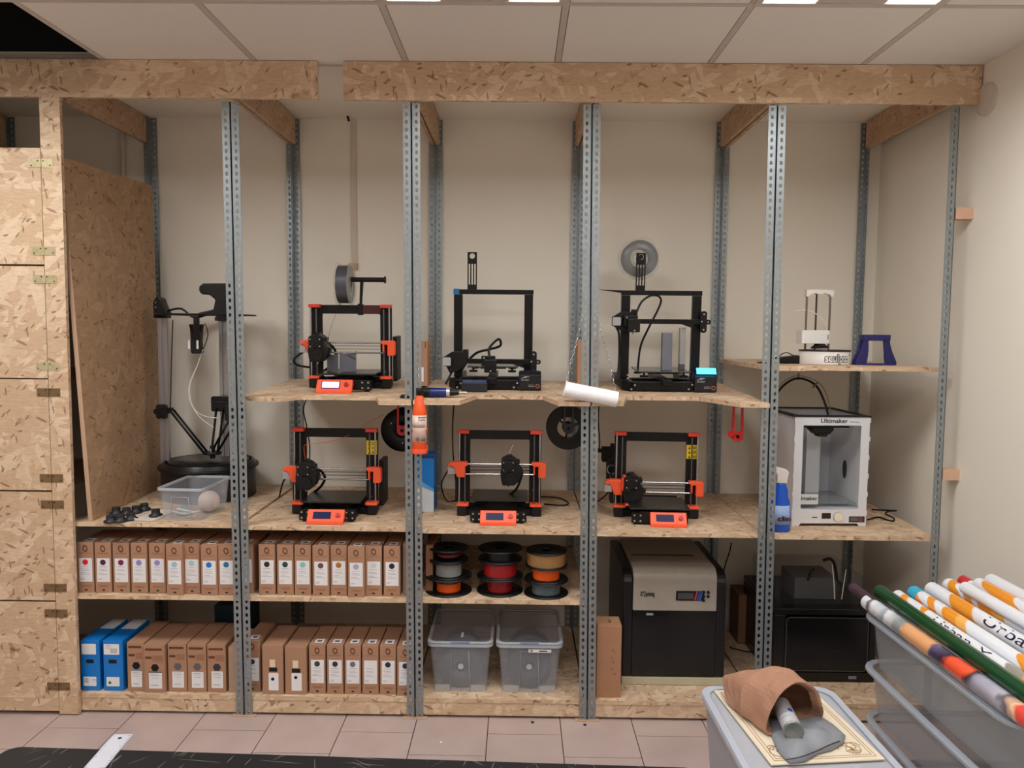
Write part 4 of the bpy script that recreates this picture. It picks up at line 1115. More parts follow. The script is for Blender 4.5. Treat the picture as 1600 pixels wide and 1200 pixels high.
g = MB(); g.lathe([(.034, 0), (.034, .006), (.02, .008), (.02, .03), (.015, .03), (.015, 0), (.034, 0)], n=24); one('small_reel', g, mat('green_grey', (110, 130, 124), .5), 'small green grey reel in the open clear box', 'reel', loc=(q.x, q.y, zt0 + .004))
g = MB(); q = Mt @ Vector((-.0, -.07, .006)); g.tube([Mt @ Vector((-.06, -.095, .03)), Mt @ Vector((.0, -.1, .022)), Mt @ Vector((.06, -.09, .032)), Mt @ Vector((.02, -.06, .02)), Mt @ Vector((-.05, -.07, .035))], .003, 6, closed=False)
one('coiled_string', g, WHITE, 'thin white string coiled in the open clear box', 'string')
g = MB(); g.T = Mt @ Matrix.Translation((.03, -.09, .006)); g.cb((0, 0, .003), (.04, .02, .006)); one('orange_chip', g, mat('pale_orange', (226, 150, 110), .6), 'small pale orange piece at the bottom of the open clear box', 'plastic piece')
# black stepped knobs in a row and a white plate with another
def knob(loc, s, lb):
    g = MB(); g.lathe([(0, 0), (.026 * s, 0), (.028 * s, .003), (.027 * s, .008), (.018 * s, .011), (.017 * s, .026), (.018 * s, .028), (.0165 * s, .03), (0, .03)], n=24)
    t = thing('stepped_cap', loc, lb, 'plastic cap', 'black stepped caps')
    g.build('cap', mat('rubber_dark', (30, 32, 38), .5), t)
kn = [(169, 818, .05, 'nearest black cap at the left end, beside the leaning board'), (184, 817, .05, 'black cap second from the left end of the front row'), (201, 814, .07, 'black cap at the right end of the front row'), (178, 805, .12, 'black cap behind the front row, leftmost of the rear ones'),
      (194, 806, .12, 'black cap in the middle of the rear ones'), (209, 803, .12, 'black cap in the rear row next to the white plate'), (222, 799, .16, 'rearmost black cap behind the white plate')]
for px, py, y, lb in kn:
    q = P(px, py, 'z', zt0)
    knob((q.x, q.y + .02, zt0 + .0005), 1.0, lb)
wp = P(232, 812, 'z', zt0); 
g = MB(); g.T = Matrix.Translation((wp.x + .0, wp.y + .045, zt0 + .0006)) @ Matrix.Rotation(math.radians(-10), 4, 'Z')
g.prism(rrect(-.06, -.075, .05, .09, .03), 0, .004, 'xy'); g.frame(rrect(-.06, -.075, .05, .09, .03), rrect(-.054, -.069, .044, .084, .026), .004, .010, 'xy')
pl = one('white_plate', g, mat('white_lid', (214, 206, 198), .5), 'white rounded lid lying between black caps and clear box', 'lid', bevel=.001)
knob((wp.x + .012, wp.y + .04, zt0 + .005), 1.0, 'single black cap standing on the white lid')

# ------------------------------------------------------------------ hanging things under the upper shelf
def hanger(px, py_top, py_bot, y, m, lb, knobside=False):
    a = P(px, py_top, 'y', y); b = P(px, py_bot, 'y', y); h = a.z - b.z
    t = thing('spool_hanger', (a.x, y, b.z), lb, 'spool hanger', 'hangers under the upper shelves')
    g = MB(); w = .018; r = .024
    out = [(-w - .004, h), (-r, .045), (-r, r)]
    n = 12
    for i in range(n + 1):
        an = math.pi + math.pi * i / n; out.append((r * math.cos(an), r + r * math.sin(an)))
    out += [(r, .045), (w + .004, h)]
    inn = [(-w + .004, h), (-r + .010, .055), (-r + .010, .052)]
    for i in range(n + 1):
        an = math.pi + math.pi * i / n; inn.append(((r - .010) * math.cos(an), .052 + (r - .014) * .6 * math.sin(an)))
    inn += [(r - .010, .055), (w - .004, h)]
    N_ = len(out); vs = [(x, 0, z) for x, z in out] + [(x, 0, z) for x, z in inn] + [(x, .01, z) for x, z in out] + [(x, .01, z) for x, z in inn]
    fs = []
    for i in range(N_ - 1):
        j = i + 1
        fs += [(i, j, N_ + j, N_ + i), (2 * N_ + i, 3 * N_ + i, 3 * N_ + j, 2 * N_ + j), (i, 2 * N_ + i, 2 * N_ + j, j), (N_ + i, N_ + j, 3 * N_ + j, 3 * N_ + i)]
    g.add(vs, fs); g.box(-w - .006, -.004, h - .003, w + .006, .016, h)
    g.build('hook_loop', m, t, .001)
    g = MB().cyl((0, -.003, r), (0, -.0005, r), .008, n=16); g.build('axle_hole', HOLE, t)
    g = MB().cyl((0, .011, r), (0, .06, r), .009, n=14); g.build('axle', m, t)
    if knobside:
        g = MB(); g.cyl((-.03, .005, .034), (-.018, .012, .03), .016, n=16); g.build('side_knob', m, t)
    return t, a.x, b.z + r
def shelf_bottom(b, y): return UP_Z[b] + UPT * y
for px, py, m, b, lb, lb2, fl in ((628, 675, REDP, 1, 'red hanger holding the black spool behind the orange bottle', 'black spool hanging under the shelf behind the orange bottle', BLKPL), (889, 672, mat('dark_hanger', (46, 46, 50), .5), 2, 'dark hanger holding the black spool below the white tube', 'empty black spool with open hub hanging below the white tube', BLKPL)):
    y = .34
    t, hx, hz = hanger(px, 628, py + 6, y, m, lb)
    pass_h = shelf_bottom(b, y) - hz
    sx = P(px if px > 800 else 630, 676, 'y', y + .02).x
    if px < 800: sx = P(630, 676, 'y', y).x
    if px < 800:
        s = spool('hanging_spool', (hx, y + .075, hz), lb2, 'spool', .1, .055, .03, [(.05, .004, .05, FILOR)], fl, 'black spools hanging under the upper shelf', 'y')
        g = MB()
        for an in (30, 150, 270): g.cyl((.06 * math.cos(math.radians(an)), .06 * math.sin(math.radians(an)), .0552), (.06 * math.cos(math.radians(an)), .06 * math.sin(math.radians(an)), .0565), .003, n=8)
        g.build('rivets', CHROME, s)
    else:
        s = thing('hanging_spool', (hx, y + .02, hz), lb2, 'spool', 'black spools hanging under the upper shelf')
        R = .1
        for yy in (0, .05):
            g = MB(); g.ring((0, yy, 0), (0, yy + .004, 0), R, .05, 56)
            for an in (20, 140, 260):
                an = math.radians(an); g.cyl((.016 * math.cos(an), yy + .002, .016 * math.sin(an)), (.052 * math.cos(an), yy + .002, .052 * math.sin(an)), .0028, n=6)
            g.ring((0, yy, 0), (0, yy + .004, 0), .026, .014, 24)
            g.build('flange', BLKPL, s)
        g = MB(); g.ring((0, .004, 0), (0, .05, 0), .056, .052, 40); g.build('hub', BLKPL, s)
t, hx, hz = hanger(1154, 636, 691, .14, mat('bright_red_plastic', (206, 40, 40), .45), 'empty red hanger under the upper shelf beside the fourth front post', True)

# white tube on chains
a = P(882, 608, 'y', -.05); b = P(964, 624, 'y', -.05)
t = thing('white_tube', a, 'white cardboard tube hanging on chains across the fourth post', 'tube')
g = MB(); g.ring((0, 0, 0), b - a, .0315, .028, 40); g.build('tube_wall', mat('white_tube_paper', (236, 236, 238), .5, var=.01), t)
def chain(pts, lb):
    tt = thing('hanging_chain', pts[0], lb, 'chain', 'chains holding the white tube')
    p0 = Vector(pts[0]); n = 16; g = MB(); L_ = []
    tot = [Vector(p) - p0 for p in pts]
    def at(u):
        u *= len(tot) - 1; i = min(int(u), len(tot) - 2); return tot[i].lerp(tot[i + 1], u - i)
    for k in range(n):
        q0 = at(k / n); q1 = at((k + 1) / n); d = (q1 - q0); c_ = (q0 + q1) / 2; l = d.length * .66; d.normalize()
        s_ = Vector((0, 1, 0)) if k % 2 else d.cross(Vector((0, 1, 0)))
        ring = [c_ + d * (l * math.cos(a_)) + s_ * (.0042 * math.sin(a_)) for a_ in (2 * math.pi * i / 8 for i in range(8))]
        g.tube(ring, .0011, 5, 1, True)
    g.build('links', STEEL, tt)
zf = .0
chain([P(910, 492, 'y', -.006), P(902, 530, 'y', -.02), P(892, 565, 'y', -.035), P(884, 601, 'y', -.05)], 'left chain of the white tube')
chain([P(932, 492, 'y', -.006), P(942, 530, 'y', -.02), P(955, 575, 'y', -.035), P(962, 615, 'y', -.05)], 'right chain of the white tube')

# orange bottle in its holder on the third front post
c = P(655.5, 700, 'y', -.035); top = P(655.5, 615, 'y', -.035).z
t = thing('spray_flask', (c.x, -.036, c.z - .012), 'orange chemical bottle with black cap hung on the front post', 'bottle'); hz = top - c.z + .012
r = .0285
g = MB(); g.lathe([(0, .003), (r - .002, .003), (r, .006), (r, hz * .68), (r - .002, hz * .74), (.018, hz * .93), (.013, hz * .965), (.013, hz * .98), (0, hz * .98)], n=36); g.build('bottle_body', mat('bottle_orange', (236, 92, 40), .3), t)
MB().lathe([(0, hz * .975), (.0145, hz * .975), (.0145, hz * 1.09), (.012, hz * 1.1), (0, hz * 1.1)], n=24).build('cap', BLKPL, t)
def wraplabel(rr, z0, z1, a0, a1, m, name, par, th=.0006, n=20):
    g = MB(); vs = []
    for i in range(n + 1):
        an = math.radians(a0 + (a1 - a0) * i / n)
        for q in (rr, rr + th):
            for z in (z0, z1): vs.append((q * math.sin(an), -q * math.cos(an), z))
    fs = []
    for i in range(n):
        k = i * 4; fs += [(k + 2, k + 6, k + 7, k + 3), (k, k + 1, k + 5, k + 4), (k, k + 4, k + 6, k + 2), (k + 1, k + 3, k + 7, k + 5)]
    g.add(vs, fs, True); return g.build(name, m, par)
lab = wraplabel(r, hz * .17, hz * .63, -88, 88, mat('bottle_label', (226, 200, 186), .6), 'bottle_label', t)
wraplabel(r + .0007, hz * .42, hz * .53, -80, 60, mat('label_band', (196, 176, 166), .6), 'label_band', lab, .0002)
def curved_word(s, size, width, R, ang0, z, m, name, par, bold=0):
    vs, fs = text_mesh(s, size); w = max(v[0] for v in vs); k = width / w
    g = MB()
    for dx in ((0, bold) if bold else (0,)):
        out = []
        for x, y, zz in vs:
            an = ang0 + (x * k + dx) / R; q = R + .0004 - y * .3
            out.append((q * math.sin(an), -q * math.cos(an), z + zz))
        g.add(out, fs)
    return g.build(name, m, par)
INKB = mat('ink_black', (40, 34, 34), .7)
curved_word('SEVEROC', .0085, .036, r + .0009, -.05, hz * .585, INKB, 'label_word', lab, .0006)
curved_word('CHEMA', .0085, .03, r + .0009, -.05, hz * .54, INKB, 'label_word', lab, .0006)
g = MB(); a_ = math.radians(-10)
g.ring((-.004, -r - .0016, hz * .215), (-.004, -r - .0008, hz * .215), .0075, .0064, 24); g.prism([(-.007, hz * .20), (-.001, hz * .20), (-.004, hz * .24)], -r - .0016, -r - .0008, 'xz'); g.build('hazard_mark', INKB, lab)
wraplabel(r + .0007, hz * .19, hz * .25, 22, 62, mat('ink_grey2', (120, 110, 108), .7), 'barcode', lab, .0002)
g = MB(); g.ring((0, 0, -.006), (0, 0, .012), r + .005, r + .0015, 36); g.cyl((0, 0, -.008), (0, 0, -.004), r + .005, n=36); g.box(-.03, r - .004, -.006, .03, .0335, .02)
hd = g.build('holder_cup', ORNG, t, .001)
g = MB(); g.ring((0, 0, hz * .33), (0, 0, hz * .33 + .01), r + .0045, r + .002, 36); g.box(-.03, r - .004, hz * .32, .03, .0335, hz * .34 + .01)
# the ring opens at the front like a clip
hd2 = g.build('holder_clip', ORNG, t)
bm = bmesh.new(); bm.from_mesh(hd2.data); bmesh.ops.delete(bm, geom=[v for v in bm.verts if v.co.y < -.012 and abs(v.co.x) < .0275], context='VERTS'); bm.to_mesh(hd2.data); bm.free()

# blue electric screwdriver on the middle upper shelf
zz = ztop(2, .06); a = P(657, 609, 'y', .05); b = P(708, 612, 'y', .05)
t = thing('electric_screwdriver', (a.x, .05, zz + .0215), 'blue and black cordless screwdriver lying by the orange bottle', 'screwdriver')
L_ = b.x - a.x
MB().cyl((-.02, 0, 0), (L_ * .3, 0, 0), .0195, .0205, n=24).build('handle', BLKPL, t, .002)
MB().cyl((L_ * .3, 0, 0), (L_ * .8, 0, 0), .0205, .019, n=28).build('blue_body', mat('blue_paint', (14, 40, 110), .2), t, .001)
MB().cyl((L_ * .8, 0, 0), (L_ * .9, 0, 0), .019, .0175, n=28).build('silver_ring', CHROME, t, .001)
MB().cyl((L_ * .9, 0, 0), (L_ * 1.18, 0, 0), .015, .010, n=20).build('chuck', BLKPL, t, .001)
MB().cyl((L_ * 1.18, 0, 0), (L_ * 1.42, 0, 0), .0055, n=12).build('bit', mat('brass_bit', (190, 176, 150), .3, .8), t)
c = P(636, 618, 'y', .05)
g = MB(); g.lathe([(0, 0), (.018, 0), (.02, .004), (.012, .012), (0, .014)], n=20); one('black_clip', g, BLKPL, 'small black knob on the shelf edge left of the orange bottle', 'knob', loc=(c.x - .01, .05, ztop(1, .05) + .0015))

# cartons at the back of the upper shelf, blue one below
def carton_at(px0, px1, pytop, y, d, zb, m, lb, name='shipping_carton', depthleft=0):
    a = P(px0, pytop, 'y', y); b = P(px1, pytop, 'y', y)
    t = thing(name, (a.x, y, zb), lb, 'carton')
    w = b.x - a.x; h = a.z - zb
    bd = MB().box(0, 0, 0, w, d, h).build('carton_body', m, t, .0015)
    return t, w, h, bd
t, w, h, bd = carton_at(644, 668, 533, .42, .14, ztop(2, .49) + .003, KRAFT, 'flat kraft carton on end behind the post left of the screwdriver')
MB().box(w - .012, -.0008, h - .03, w - .009, -.0001, h - .003).build('dark_fold', HOLE, bd)
MB().box(w * .4, -.0012, .02, w * .75, -.0002, h * .42).build('paper_label', PAPER, bd)
t, w, h, bd = carton_at(903, 936, 531, .46, .14, ztop(3, .53) + .003, KRAFT, 'kraft carton standing behind the post with the chains')
MB().box(w - .006, -.0008, .03, w - .003, -.0001, h - .003).build('dark_fold', HOLE, bd)
t, w, h, bd = carton_at(648, 678, 712, .30, .14, zmid(2), BLUEC, 'blue and white carton standing behind the post with the orange bottle')
g = MB(); g.prism([(0, 0), (w, 0), (w, h * .36), (0, h * .5)], -.001, -.0002, 'xz'); g.build('white_panel', mat('pale_panel', (196, 204, 212), .5), bd)
g = MB(); g.prism([(0, h * .5), (w, h * .36), (w, h * .41), (0, h * .62)], -.0012, -.0002, 'xz'); g.build('light_blue_band', mat('light_blue', (90, 160, 215), .5), bd)
g = MB(); g.box(0, -.0012, h * .96, w, -.0002, h); g.build('dark_top_band', mat('dark_blue_band', (20, 50, 80), .5), bd)
# ------------------------------------------------------------------ fourth bay: big boxed printer
ZBT = .067 + ST + .0008
YX = .15
a = P(971, 1068, 'y', YX); b = P(1131, 1068, 'y', YX)
W = b.x - a.x; HX = .518; DX = .50
t = thing('boxed_printer', (a.x, YX, ZBT), 'large closed printer with beige hood and dark door, fourth bay bottom', 'printer')
BEIGE = mat('beige_plastic', (162, 156, 146), .42); BEIGED = mat('beige_base', (188, 184, 158), .5)
NAVY = mat('dark_navy_plastic', (11, 12, 20), .35)
MB().box(0, 0, .0, W, DX, .036).build('base_strip', BEIGED, t, .003)
g = MB(); r_ = .05
def sideprof(y0, h, r):
    p = [(y0, .037)]
    for i in range(7):
        an = math.pi - math.pi / 2 * i / 6; p.append((y0 + r + r * math.cos(an), h - r + r * math.sin(an)))
    return p + [(DX, h), (DX, .037)]
SWD = .042
for x0, x1 in ((0, SWD), (W - SWD, W)): 
    g = MB(); g.prism(sideprof(.0, HX - .012, .06), x0, x1, 'yz'); g.build('side_column', NAVY, t, .006)
g = MB(); pr = []
z0 = .335
pr = [(-.002, z0)]
for i in range(9):
    an = math.pi - math.pi / 2 * i / 8; pr.append((-.002 + .05 + .05 * math.cos(an), HX - .05 + .05 * math.sin(an)))
pr += [(DX - .02, HX), (DX - .02, z0)]
g.prism(pr, SWD + .001, W - SWD - .001, 'yz'); hood = g.build('hood', BEIGE, t, .002)
MB().box(SWD + .02, .2, HX + .0002, W - SWD - .06, .212, HX + .004).build('lid_handle', mat('handle_dark', (60, 44, 40), .4), hood)
g = MB().box(SWD + .001, .001, .038, W - SWD - .001, .02, z0 - .001); dr = g.build('front_door', mat('smoked_door', (12, 15, 17), .15), t)
g = MB(); g.box(SWD + .06, -.0006, z0 - .022, SWD + .09, .0009, z0 - .013); g.build('door_mark', GREYT, dr)
g = MB().box(SWD + .005, .02, .04, W - SWD - .005, DX - .02, z0 - .002); g.build('inner_body', BLACK, t)
def lx(px, z=None): return P(px, 930, 'y', YX).x - a.x
def lz(py, px=1070): return P(px, py, 'y', YX).z - ZBT
g = MB(); g.prism(rrect(lx(1056), lz(938), lx(1100), lz(923), .004), -.004, -.0022, 'xz'); dsp = g.build('display', mat('display_black2', (14, 14, 20), .2), t)
MB().box(lx(1059), -.0048, lz(935.5), lx(1083), -.0041, lz(926)).build('screen', mat('lcd_grey', (70, 74, 78), .3), dsp)
for dx, m in ((0, (170, 60, 70)), (.012, (60, 70, 150)), (.022, (30, 90, 160))):
    x = lx(1086) + dx; g = MB(); g.prism([(x - .006, lz(937.5)), (x + .003, lz(937.5)), (x + .012, lz(923.5)), (x + .004, lz(923.5))], -.0047, -.0041, 'xz'); g.build('stripe', mat('stripe_%d' % m[0], m, .4), dsp)
for px, py in ((1099, 924.5), (1106, 924.5), (1099, 931), (1106, 931), (1099, 937)):
    g = MB().cyl((lx(px), -.0075, lz(py)), (lx(px), -.0022, lz(py)), .0068, n=18); g.build('button', NAVY, t)
word('wordmark', 'XYZprinting', .03, NAVY, t, (lx(1000), -.0025, lz(932)), .062, .0008)
# kraft boxes
y0 = .03
a2 = P(931.5, 1090, 'y', y0); b2 = P(969.5, 1090, 'y', y0); top = P(950, 978, 'y', y0).z
t = thing('tall_carton', (a2.x, y0, ZBT), 'tall narrow kraft carton left of the beige hooded printer', 'carton')
bd = MB().box(0, 0, 0, b2.x - a2.x, .11, top - ZBT).build('carton_body', mat('kraft_mid', (168, 124, 94), .8), t, .0015)
g = MB()
for z, x in ((.2, .062), (.17, .058), (.15, .063), (.12, .06), (.1, .07)): g.box(x, -.0007, z, x + .012, -.0001, z + .0015); g.box(x + .004, -.0007, z + .004, x + .008, -.0001, z + .009)
g.build('faint_print', mat('faint_print', (130, 92, 68), .8), bd)
ang = MB(); w_ = b2.x - a2.x; ang.tube([(w_ * .5, .05, top - ZBT + .001), (w_ * .55, .06, top - ZBT + .002), (w_ * .6, .045, top - ZBT + .001), (w_ * .5, .035, top - ZBT + .002)], .0015, 5); ang.build('marker_scribble', INKB, bd)
a3 = P(1155, 930, 'y', .60); b3 = P(1192, 930, 'y', .60)
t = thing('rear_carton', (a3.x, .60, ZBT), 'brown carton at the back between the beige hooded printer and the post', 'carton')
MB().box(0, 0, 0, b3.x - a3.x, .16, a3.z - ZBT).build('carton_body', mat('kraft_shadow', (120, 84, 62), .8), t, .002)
# ------------------------------------------------------------------ rightmost bay bottom: black enclosed printer
YB = .2
a = P(1206, 1063, 'y', YB); b = P(1366, 1063, 'y', YB); zt_ = P(1290, 962, 'y', YB).z
W = b.x - a.x; HB = zt_ - ZBT
t = thing('black_printer', (a.x, YB, ZBT), 'big black enclosed printer at the bottom of the rightmost bay', 'printer')
DKB = mat('black_case', (14, 14, 15), .25)
MB().box(0, 0, 0, W, .46, .045).build('base', DKB, t, .004)
MB().box(0, .0, .045, .055, .46, HB).build('side_wall', DKB, t, .004); MB().box(W - .03, .0, .045, W, .46, HB).build('side_wall', DKB, t, .004)
MB().box(.055, .43, .045, W - .03, .46, HB).build('rear_wall', DKB, t)
MB().box(.0, .0, HB, W, .46, HB + .03).build('top_frame', DKB, t, .004)
g = MB(); g.prism(rrect(.05, .05, W - .035, HB - .004, .02), -.006, .0, 'xz'); dr = g.build('front_door', mat('smoked_clear', (22, 22, 24), .08, alpha=.75), t)
g = MB(); g.frame(rrect(.052, .052, W - .037, HB - .006, .02), rrect(.056, .056, W - .041, HB - .01, .018), -.0072, -.0062, 'xz'); g.build('door_edge', mat('edge_grey', (60, 62, 66), .3), dr)
g = MB()
for k in range(3): g.box(W - .115, -.0012, .026 - k * .005, W - .08, -.0001, .0285 - k * .005)
g.build('printed_mark', GREYT, t)
MB().box(.12, .1, .1, W - .1, .36, .106).build('bed', BEDM, t)
g = MB(); g.box(.15, .05, .12, .21, .07, .128); g.build('red_part', mat('dim_red', (130, 40, 40), .5), t)
zc = HB + .031
g = MB(); g.box(.03, .06, zc, W - .03, .42, zc + .12)
g.build('clear_cover', mat('smoky_cover', (90, 92, 96), .15, alpha=.16), t)
MB().box(.13, .12, zc + .002, .32, .3, zc + .1).build('inner_grey_box', mat('inner_grey', (92, 92, 94), .4), t)
def relb(px, py, y=.30): q = P(px, py, 'y', y); return (q.x - a.x, y - YB, q.z - ZBT)
g = MB(); g.tube([relb(1262, 907), relb(1266, 896), relb(1272, 888)], .006, 8); g.build('cable_sleeve', BLKPL, t)
g = MB(); g.tube([relb(1286, 876), relb(1296, 873), relb(1303, 879), relb(1306, 892), relb(1308, 907)], .007, 8); g.build('cable_sleeve', BLKPL, t)
g = MB(); g.tube([relb(1300, 880, .28), relb(1303, 910, .22), relb(1304, 936, .2)], .0022, 6); g.tube([relb(1322, 890, .28), relb(1318, 915, .24), relb(1315, 936, .2)], .0022, 6); g.build('white_tube', NYLON, t)
# ------------------------------------------------------------------ white enclosed printer on the work shelf
YT = .15; zs = zmid(4)
a = P(1237, 822, 'y', YT); b = P(1353, 822, 'y', YT); tp = P(1300, 652, 'y', YT).z
W = b.x - a.x + .004; HU = tp - zs; DU = .37
t = thing('enclosed_printer', (a.x, YT, zs), 'white enclosed printer on the work shelf beside the blue spray bottle', 'printer', rz=math.radians(2))
ALB = mat('white_panel', (216, 217, 222), .35, var=.02); ALI = mat('pale_inner', (196, 198, 204), .5, var=.02)
wx0, wx1 = .036, W - .036; wz0, wz1 = .078, HU - .036
out = [(.012, 0), (0, 0.), (0, HU * .5), (0, HU), (W * .5, HU), (W, HU), (W, HU * .5), (W, 0), (W - .03, 0), (W - .04, .01), (.04, .01), (.03, 0)]
g = MB(); g.frame([(W, HU), (W * .5, HU), (0, HU), (0, HU * .5), (0, 0), (.03, 0), (.038, .012), (W - .038, .012), (W - .03, 0), (W, 0), (W, HU * .5)],
        [(wx1, wz1), (W * .5, wz1), (wx0, wz1), (wx0, HU * .5), (wx0, wz0), (wx0 + .004, wz0 - .002), (W * .4, wz0 - .006), (W * .6, wz0 - .006), (wx1 - .004, wz0 - .002), (wx1, wz0), (wx1, HU * .5)], 0, .006, 'xz')
fp = g.build('front_panel', ALB, t, .0008)
word('wordmark', 'Ultimaker', .026, mat('logo_dark', (50, 50, 54), .5), fp, (W * .335, -.0008, HU - .025), W * .36, .0006)
word('wordmark', '2extended', .007, mat('logo_grey', (120, 120, 126), .5), fp, (W * .73, -.0008, HU - .022), W * .12)
for x0, x1 in ((0, .006), (W - .006, W)):
    g = MB().box(x0, .006, .0, x1, DU, HU); g.build('side_panel', ALB, t)
g = MB()
for z in (.05, .13, .21, .29, .37, .45): g.box(W + .0, -.002, z, W + .003, .004, z + .02); g.box(-.003, -.002, z, 0, .004, z + .02)
g.build('panel_tabs', ALB, t)
MB().box(.006, DU - .006, .03, W - .006, DU, HU).build('rear_panel', ALI, t)
MB().box(.006, .006, .03, W - .006, DU - .006, .072).build('floor_panel', ALI, t)
g = MB().box(W * .66, .33, .072, W * .66 + .0, .33, .072)
g = MB(); g.box(W * .50, DU - .11, .074, W * .70, DU - .0065, HU - .03); g.build('lift_cover', mat('lift_cover_white', (232, 234, 240), .4, var=.01), t)
for x in (W * .40, W * .46): MB().cyl((x, DU - .075, .074), (x, DU - .075, HU - .02), .006, n=14).build('lift_rod', STEEL, t)
g = MB(); g.cyl((W * .18, .2, .09), (W * .18, .2, HU - .03), .003, n=8); g.box(W * .14, .185, HU * .58, W * .22, .2, HU * .58 + .018); g.build('end_stop_wire', BLACK, t)
g = MB(); g.lathe([(0, 0), (.016, 0), (.016, .002), (0, .002)], n=24, axis='x'); g.T = None
g = MB(); vs = [(W - .0075, .2 + .02 * math.cos(2 * math.pi * i / 24), HU * .45 + .042 * math.sin(2 * math.pi * i / 24)) for i in range(24)]
g.add(vs + [(v[0] - .001, v[1], v[2]) for v in vs], [tuple(range(24)), tuple(range(47, 23, -1))] + [(i, (i + 1) % 24, 24 + (i + 1) % 24, 24 + i) for i in range(24)]); g.build('oval_mark', mat('oval_dark', (60, 60, 66), .6), t)
g = MB(); g.box(.02, .05, .088, W - .02, .30, .0915); g.build('glass_bed', mat('bed_glass_pale', (150, 160, 160), .1, alpha=.6), t)
MB().box(.012, .012, .0925, W * .36, .03, .135).build('white_card', mat('reflection_white', (206, 208, 208), .5), t)  # pale block stands in for a reflection inside the housing
word('wordmark', 'imaker', .022, MATS['logo_dark'], t, (wx0 + .004, .011, .112), W * .22, .0004)  # lettering of that reflection, built as a raised word
g = MB(); z = HU - .092; g.box(wx0 - .01, .13, z + .03, wx1 + .01, .138, z + .038); g.prism([(W * .36, z + .034), (W * .36, z + .022), (W * .42, z + .003), (W * .6, z + .003), (W * .66, z + .022), (W * .66, z + .034)], .1, .16, 'xz'); g.box(W * .44, .095, z - .006, W * .57, .14, z + .01)
g.build('print_head', BLKPL, t, .002)
MB().cyl((.01, .17, z + .03), (W - .01, .17, z + .03), .004, n=10).build('cross_rod', STEEL, t)
g = MB(); g.frame([(-.012, -.004), (W + .004, -.004), (W + .004, DU + .006), (-.012, DU + .006)], [(.02, .03), (W - .02, .03), (W - .02, DU - .02), (.02, DU - .02)], HU + .0005, HU + .006, 'xy'); g.build('top_rim', BLKPL, t)
g = MB(); g.cyl((W * .62, -.006, .042), (W * .62, 0, .042), .0195, n=32); kn_ = g.build('dial', mat('dial_ivory', (226, 222, 202), .4), t, .001)
g = MB(); g.ring((W * .62, -.003, .042), (W * .62, -.0004, .042), .022, .0198, 32); g.build('dial_ring', CHROME, kn_)
MB().box(W * .40, -.0022, .034, W * .52, -.0003, .058).build('screen', mat('oled_brown', (50, 30, 28), .3), t)
MB().box(W * .27, -.0015, .038, W * .34, -.0003, .041).build('card_slot', BLACK, t)
st_ = MB().box(W * .77, -.0015, .018, W * .98, -.0003, .044).build('dark_sticker', mat('sticker_dark', (54, 50, 50), .5), t)
g = MB(); g.ring((W * .92, -.0022, .031), (W * .92, -.0016, .031), .0085, .005, 20); g.build('sticker_ring', mat('sticker_red', (150, 80, 78), .5), st_)
g = MB()
for k in range(3): g.box(W * .79, -.0022, .037 - k * .006, W * .88, -.0016, .0385 - k * .006)
g.build('sticker_print', GREYT, st_)
# bowden arc above it
def relu(px, py, y): q = P(px, py, 'y', y); return (q.x - a.x, y - YT, q.z - zs)
g = MB(); g.tube([relu(1208, 650, .46), relu(1214, 622, .44), relu(1228, 602, .4), (relu(1250, 591, .36)), relu(1276, 601, .32), relu(1290, 626, .28), relu(1297, 652, .25)], .0052, 8)
g.build('cable_bundle', BLKPL, t)
g = MB(); g.tube([relu(1212, 618, .44), relu(1226, 598, .4), (relu(1250, 587, .36)), relu(1282, 598, .32), relu(1296, 622, .28), relu(1301, 650, .25)], .0018, 6)
g.tube([relu(1251, 583, .36), relu(1250, 594, .36)], .004, 6, 1); g.tube([relu(1280, 598, .31), relu(1272, 606, .31)], .004, 6, 1)
g.build('guide_tube', mat('grey_tube', (120, 110, 105), .3), t)
# cable lying right of it
g = MB(); pts = [P(px, py, 'z', zs + .004) for px, py in ((1356, 812), (1372, 808), (1385, 812), (1396, 814), (1396, 809), (1384, 803), (1388, 799), (1401, 798), (1380, 797), (1362, 796))]
g.tube(pts, .0035, 8); one('power_lead', g, BLACK, 'black lead lying on the work shelf right of the white printer', 'cable')
g = MB(); q = P(1349, 822, 'z', zs)
# blue spray bottle
c = P(1217, 826, 'z', zs); c.y = max(c.y, .045)
hb_ = P(1222, 752, 'y', c.y).z - zs; ht = P(1222, 730, 'y', c.y).z - zs
t = thing('spray_bottle', (P(1219, 800, 'y', .07).x, .07, zs), 'blue spray bottle with white trigger head beside the last full post', 'bottle')
BLUEB = mat('bottle_blue', (20, 84, 200), .25)
def oval(mb, prof, n=28):
    vs = []
    for rx, ry, z in prof:
        for i in range(n):
            an = 2 * math.pi * i / n; vs.append((rx * math.cos(an), ry * math.sin(an), z))
    fs = [(k * n + i, k * n + (i + 1) % n, (k + 1) * n + (i + 1) % n, (k + 1) * n + i) for k in range(len(prof) - 1) for i in range(n)] + [tuple(reversed(range(n))), tuple((len(prof) - 1) * n + i for i in range(n))]
    return mb.add(vs, fs, True)
g = MB(); oval(g, [(.040, .026, 0), (.044, .029, .004), (.044, .029, hb_ * .3), (.038, .026, hb_ * .62), (.030, .023, hb_ * .72), (.028, .02, hb_ * .86), (.020, .016, hb_ * .96), (.017, .015, hb_)]); g.build('bottle_body', BLUEB, t)
g = MB(); g.prism([(-.02, hb_), (.02, hb_), (.024, hb_ + .03), (.028, hb_ + .045), (.02, hb_ + .058), (-.028, hb_ + .07), (-.03, hb_ + .05), (-.022, hb_ + .035)], -.015, .015, 'xz'); g.build('trigger_head', mat('trigger_white', (226, 220, 214), .4), t, .004)
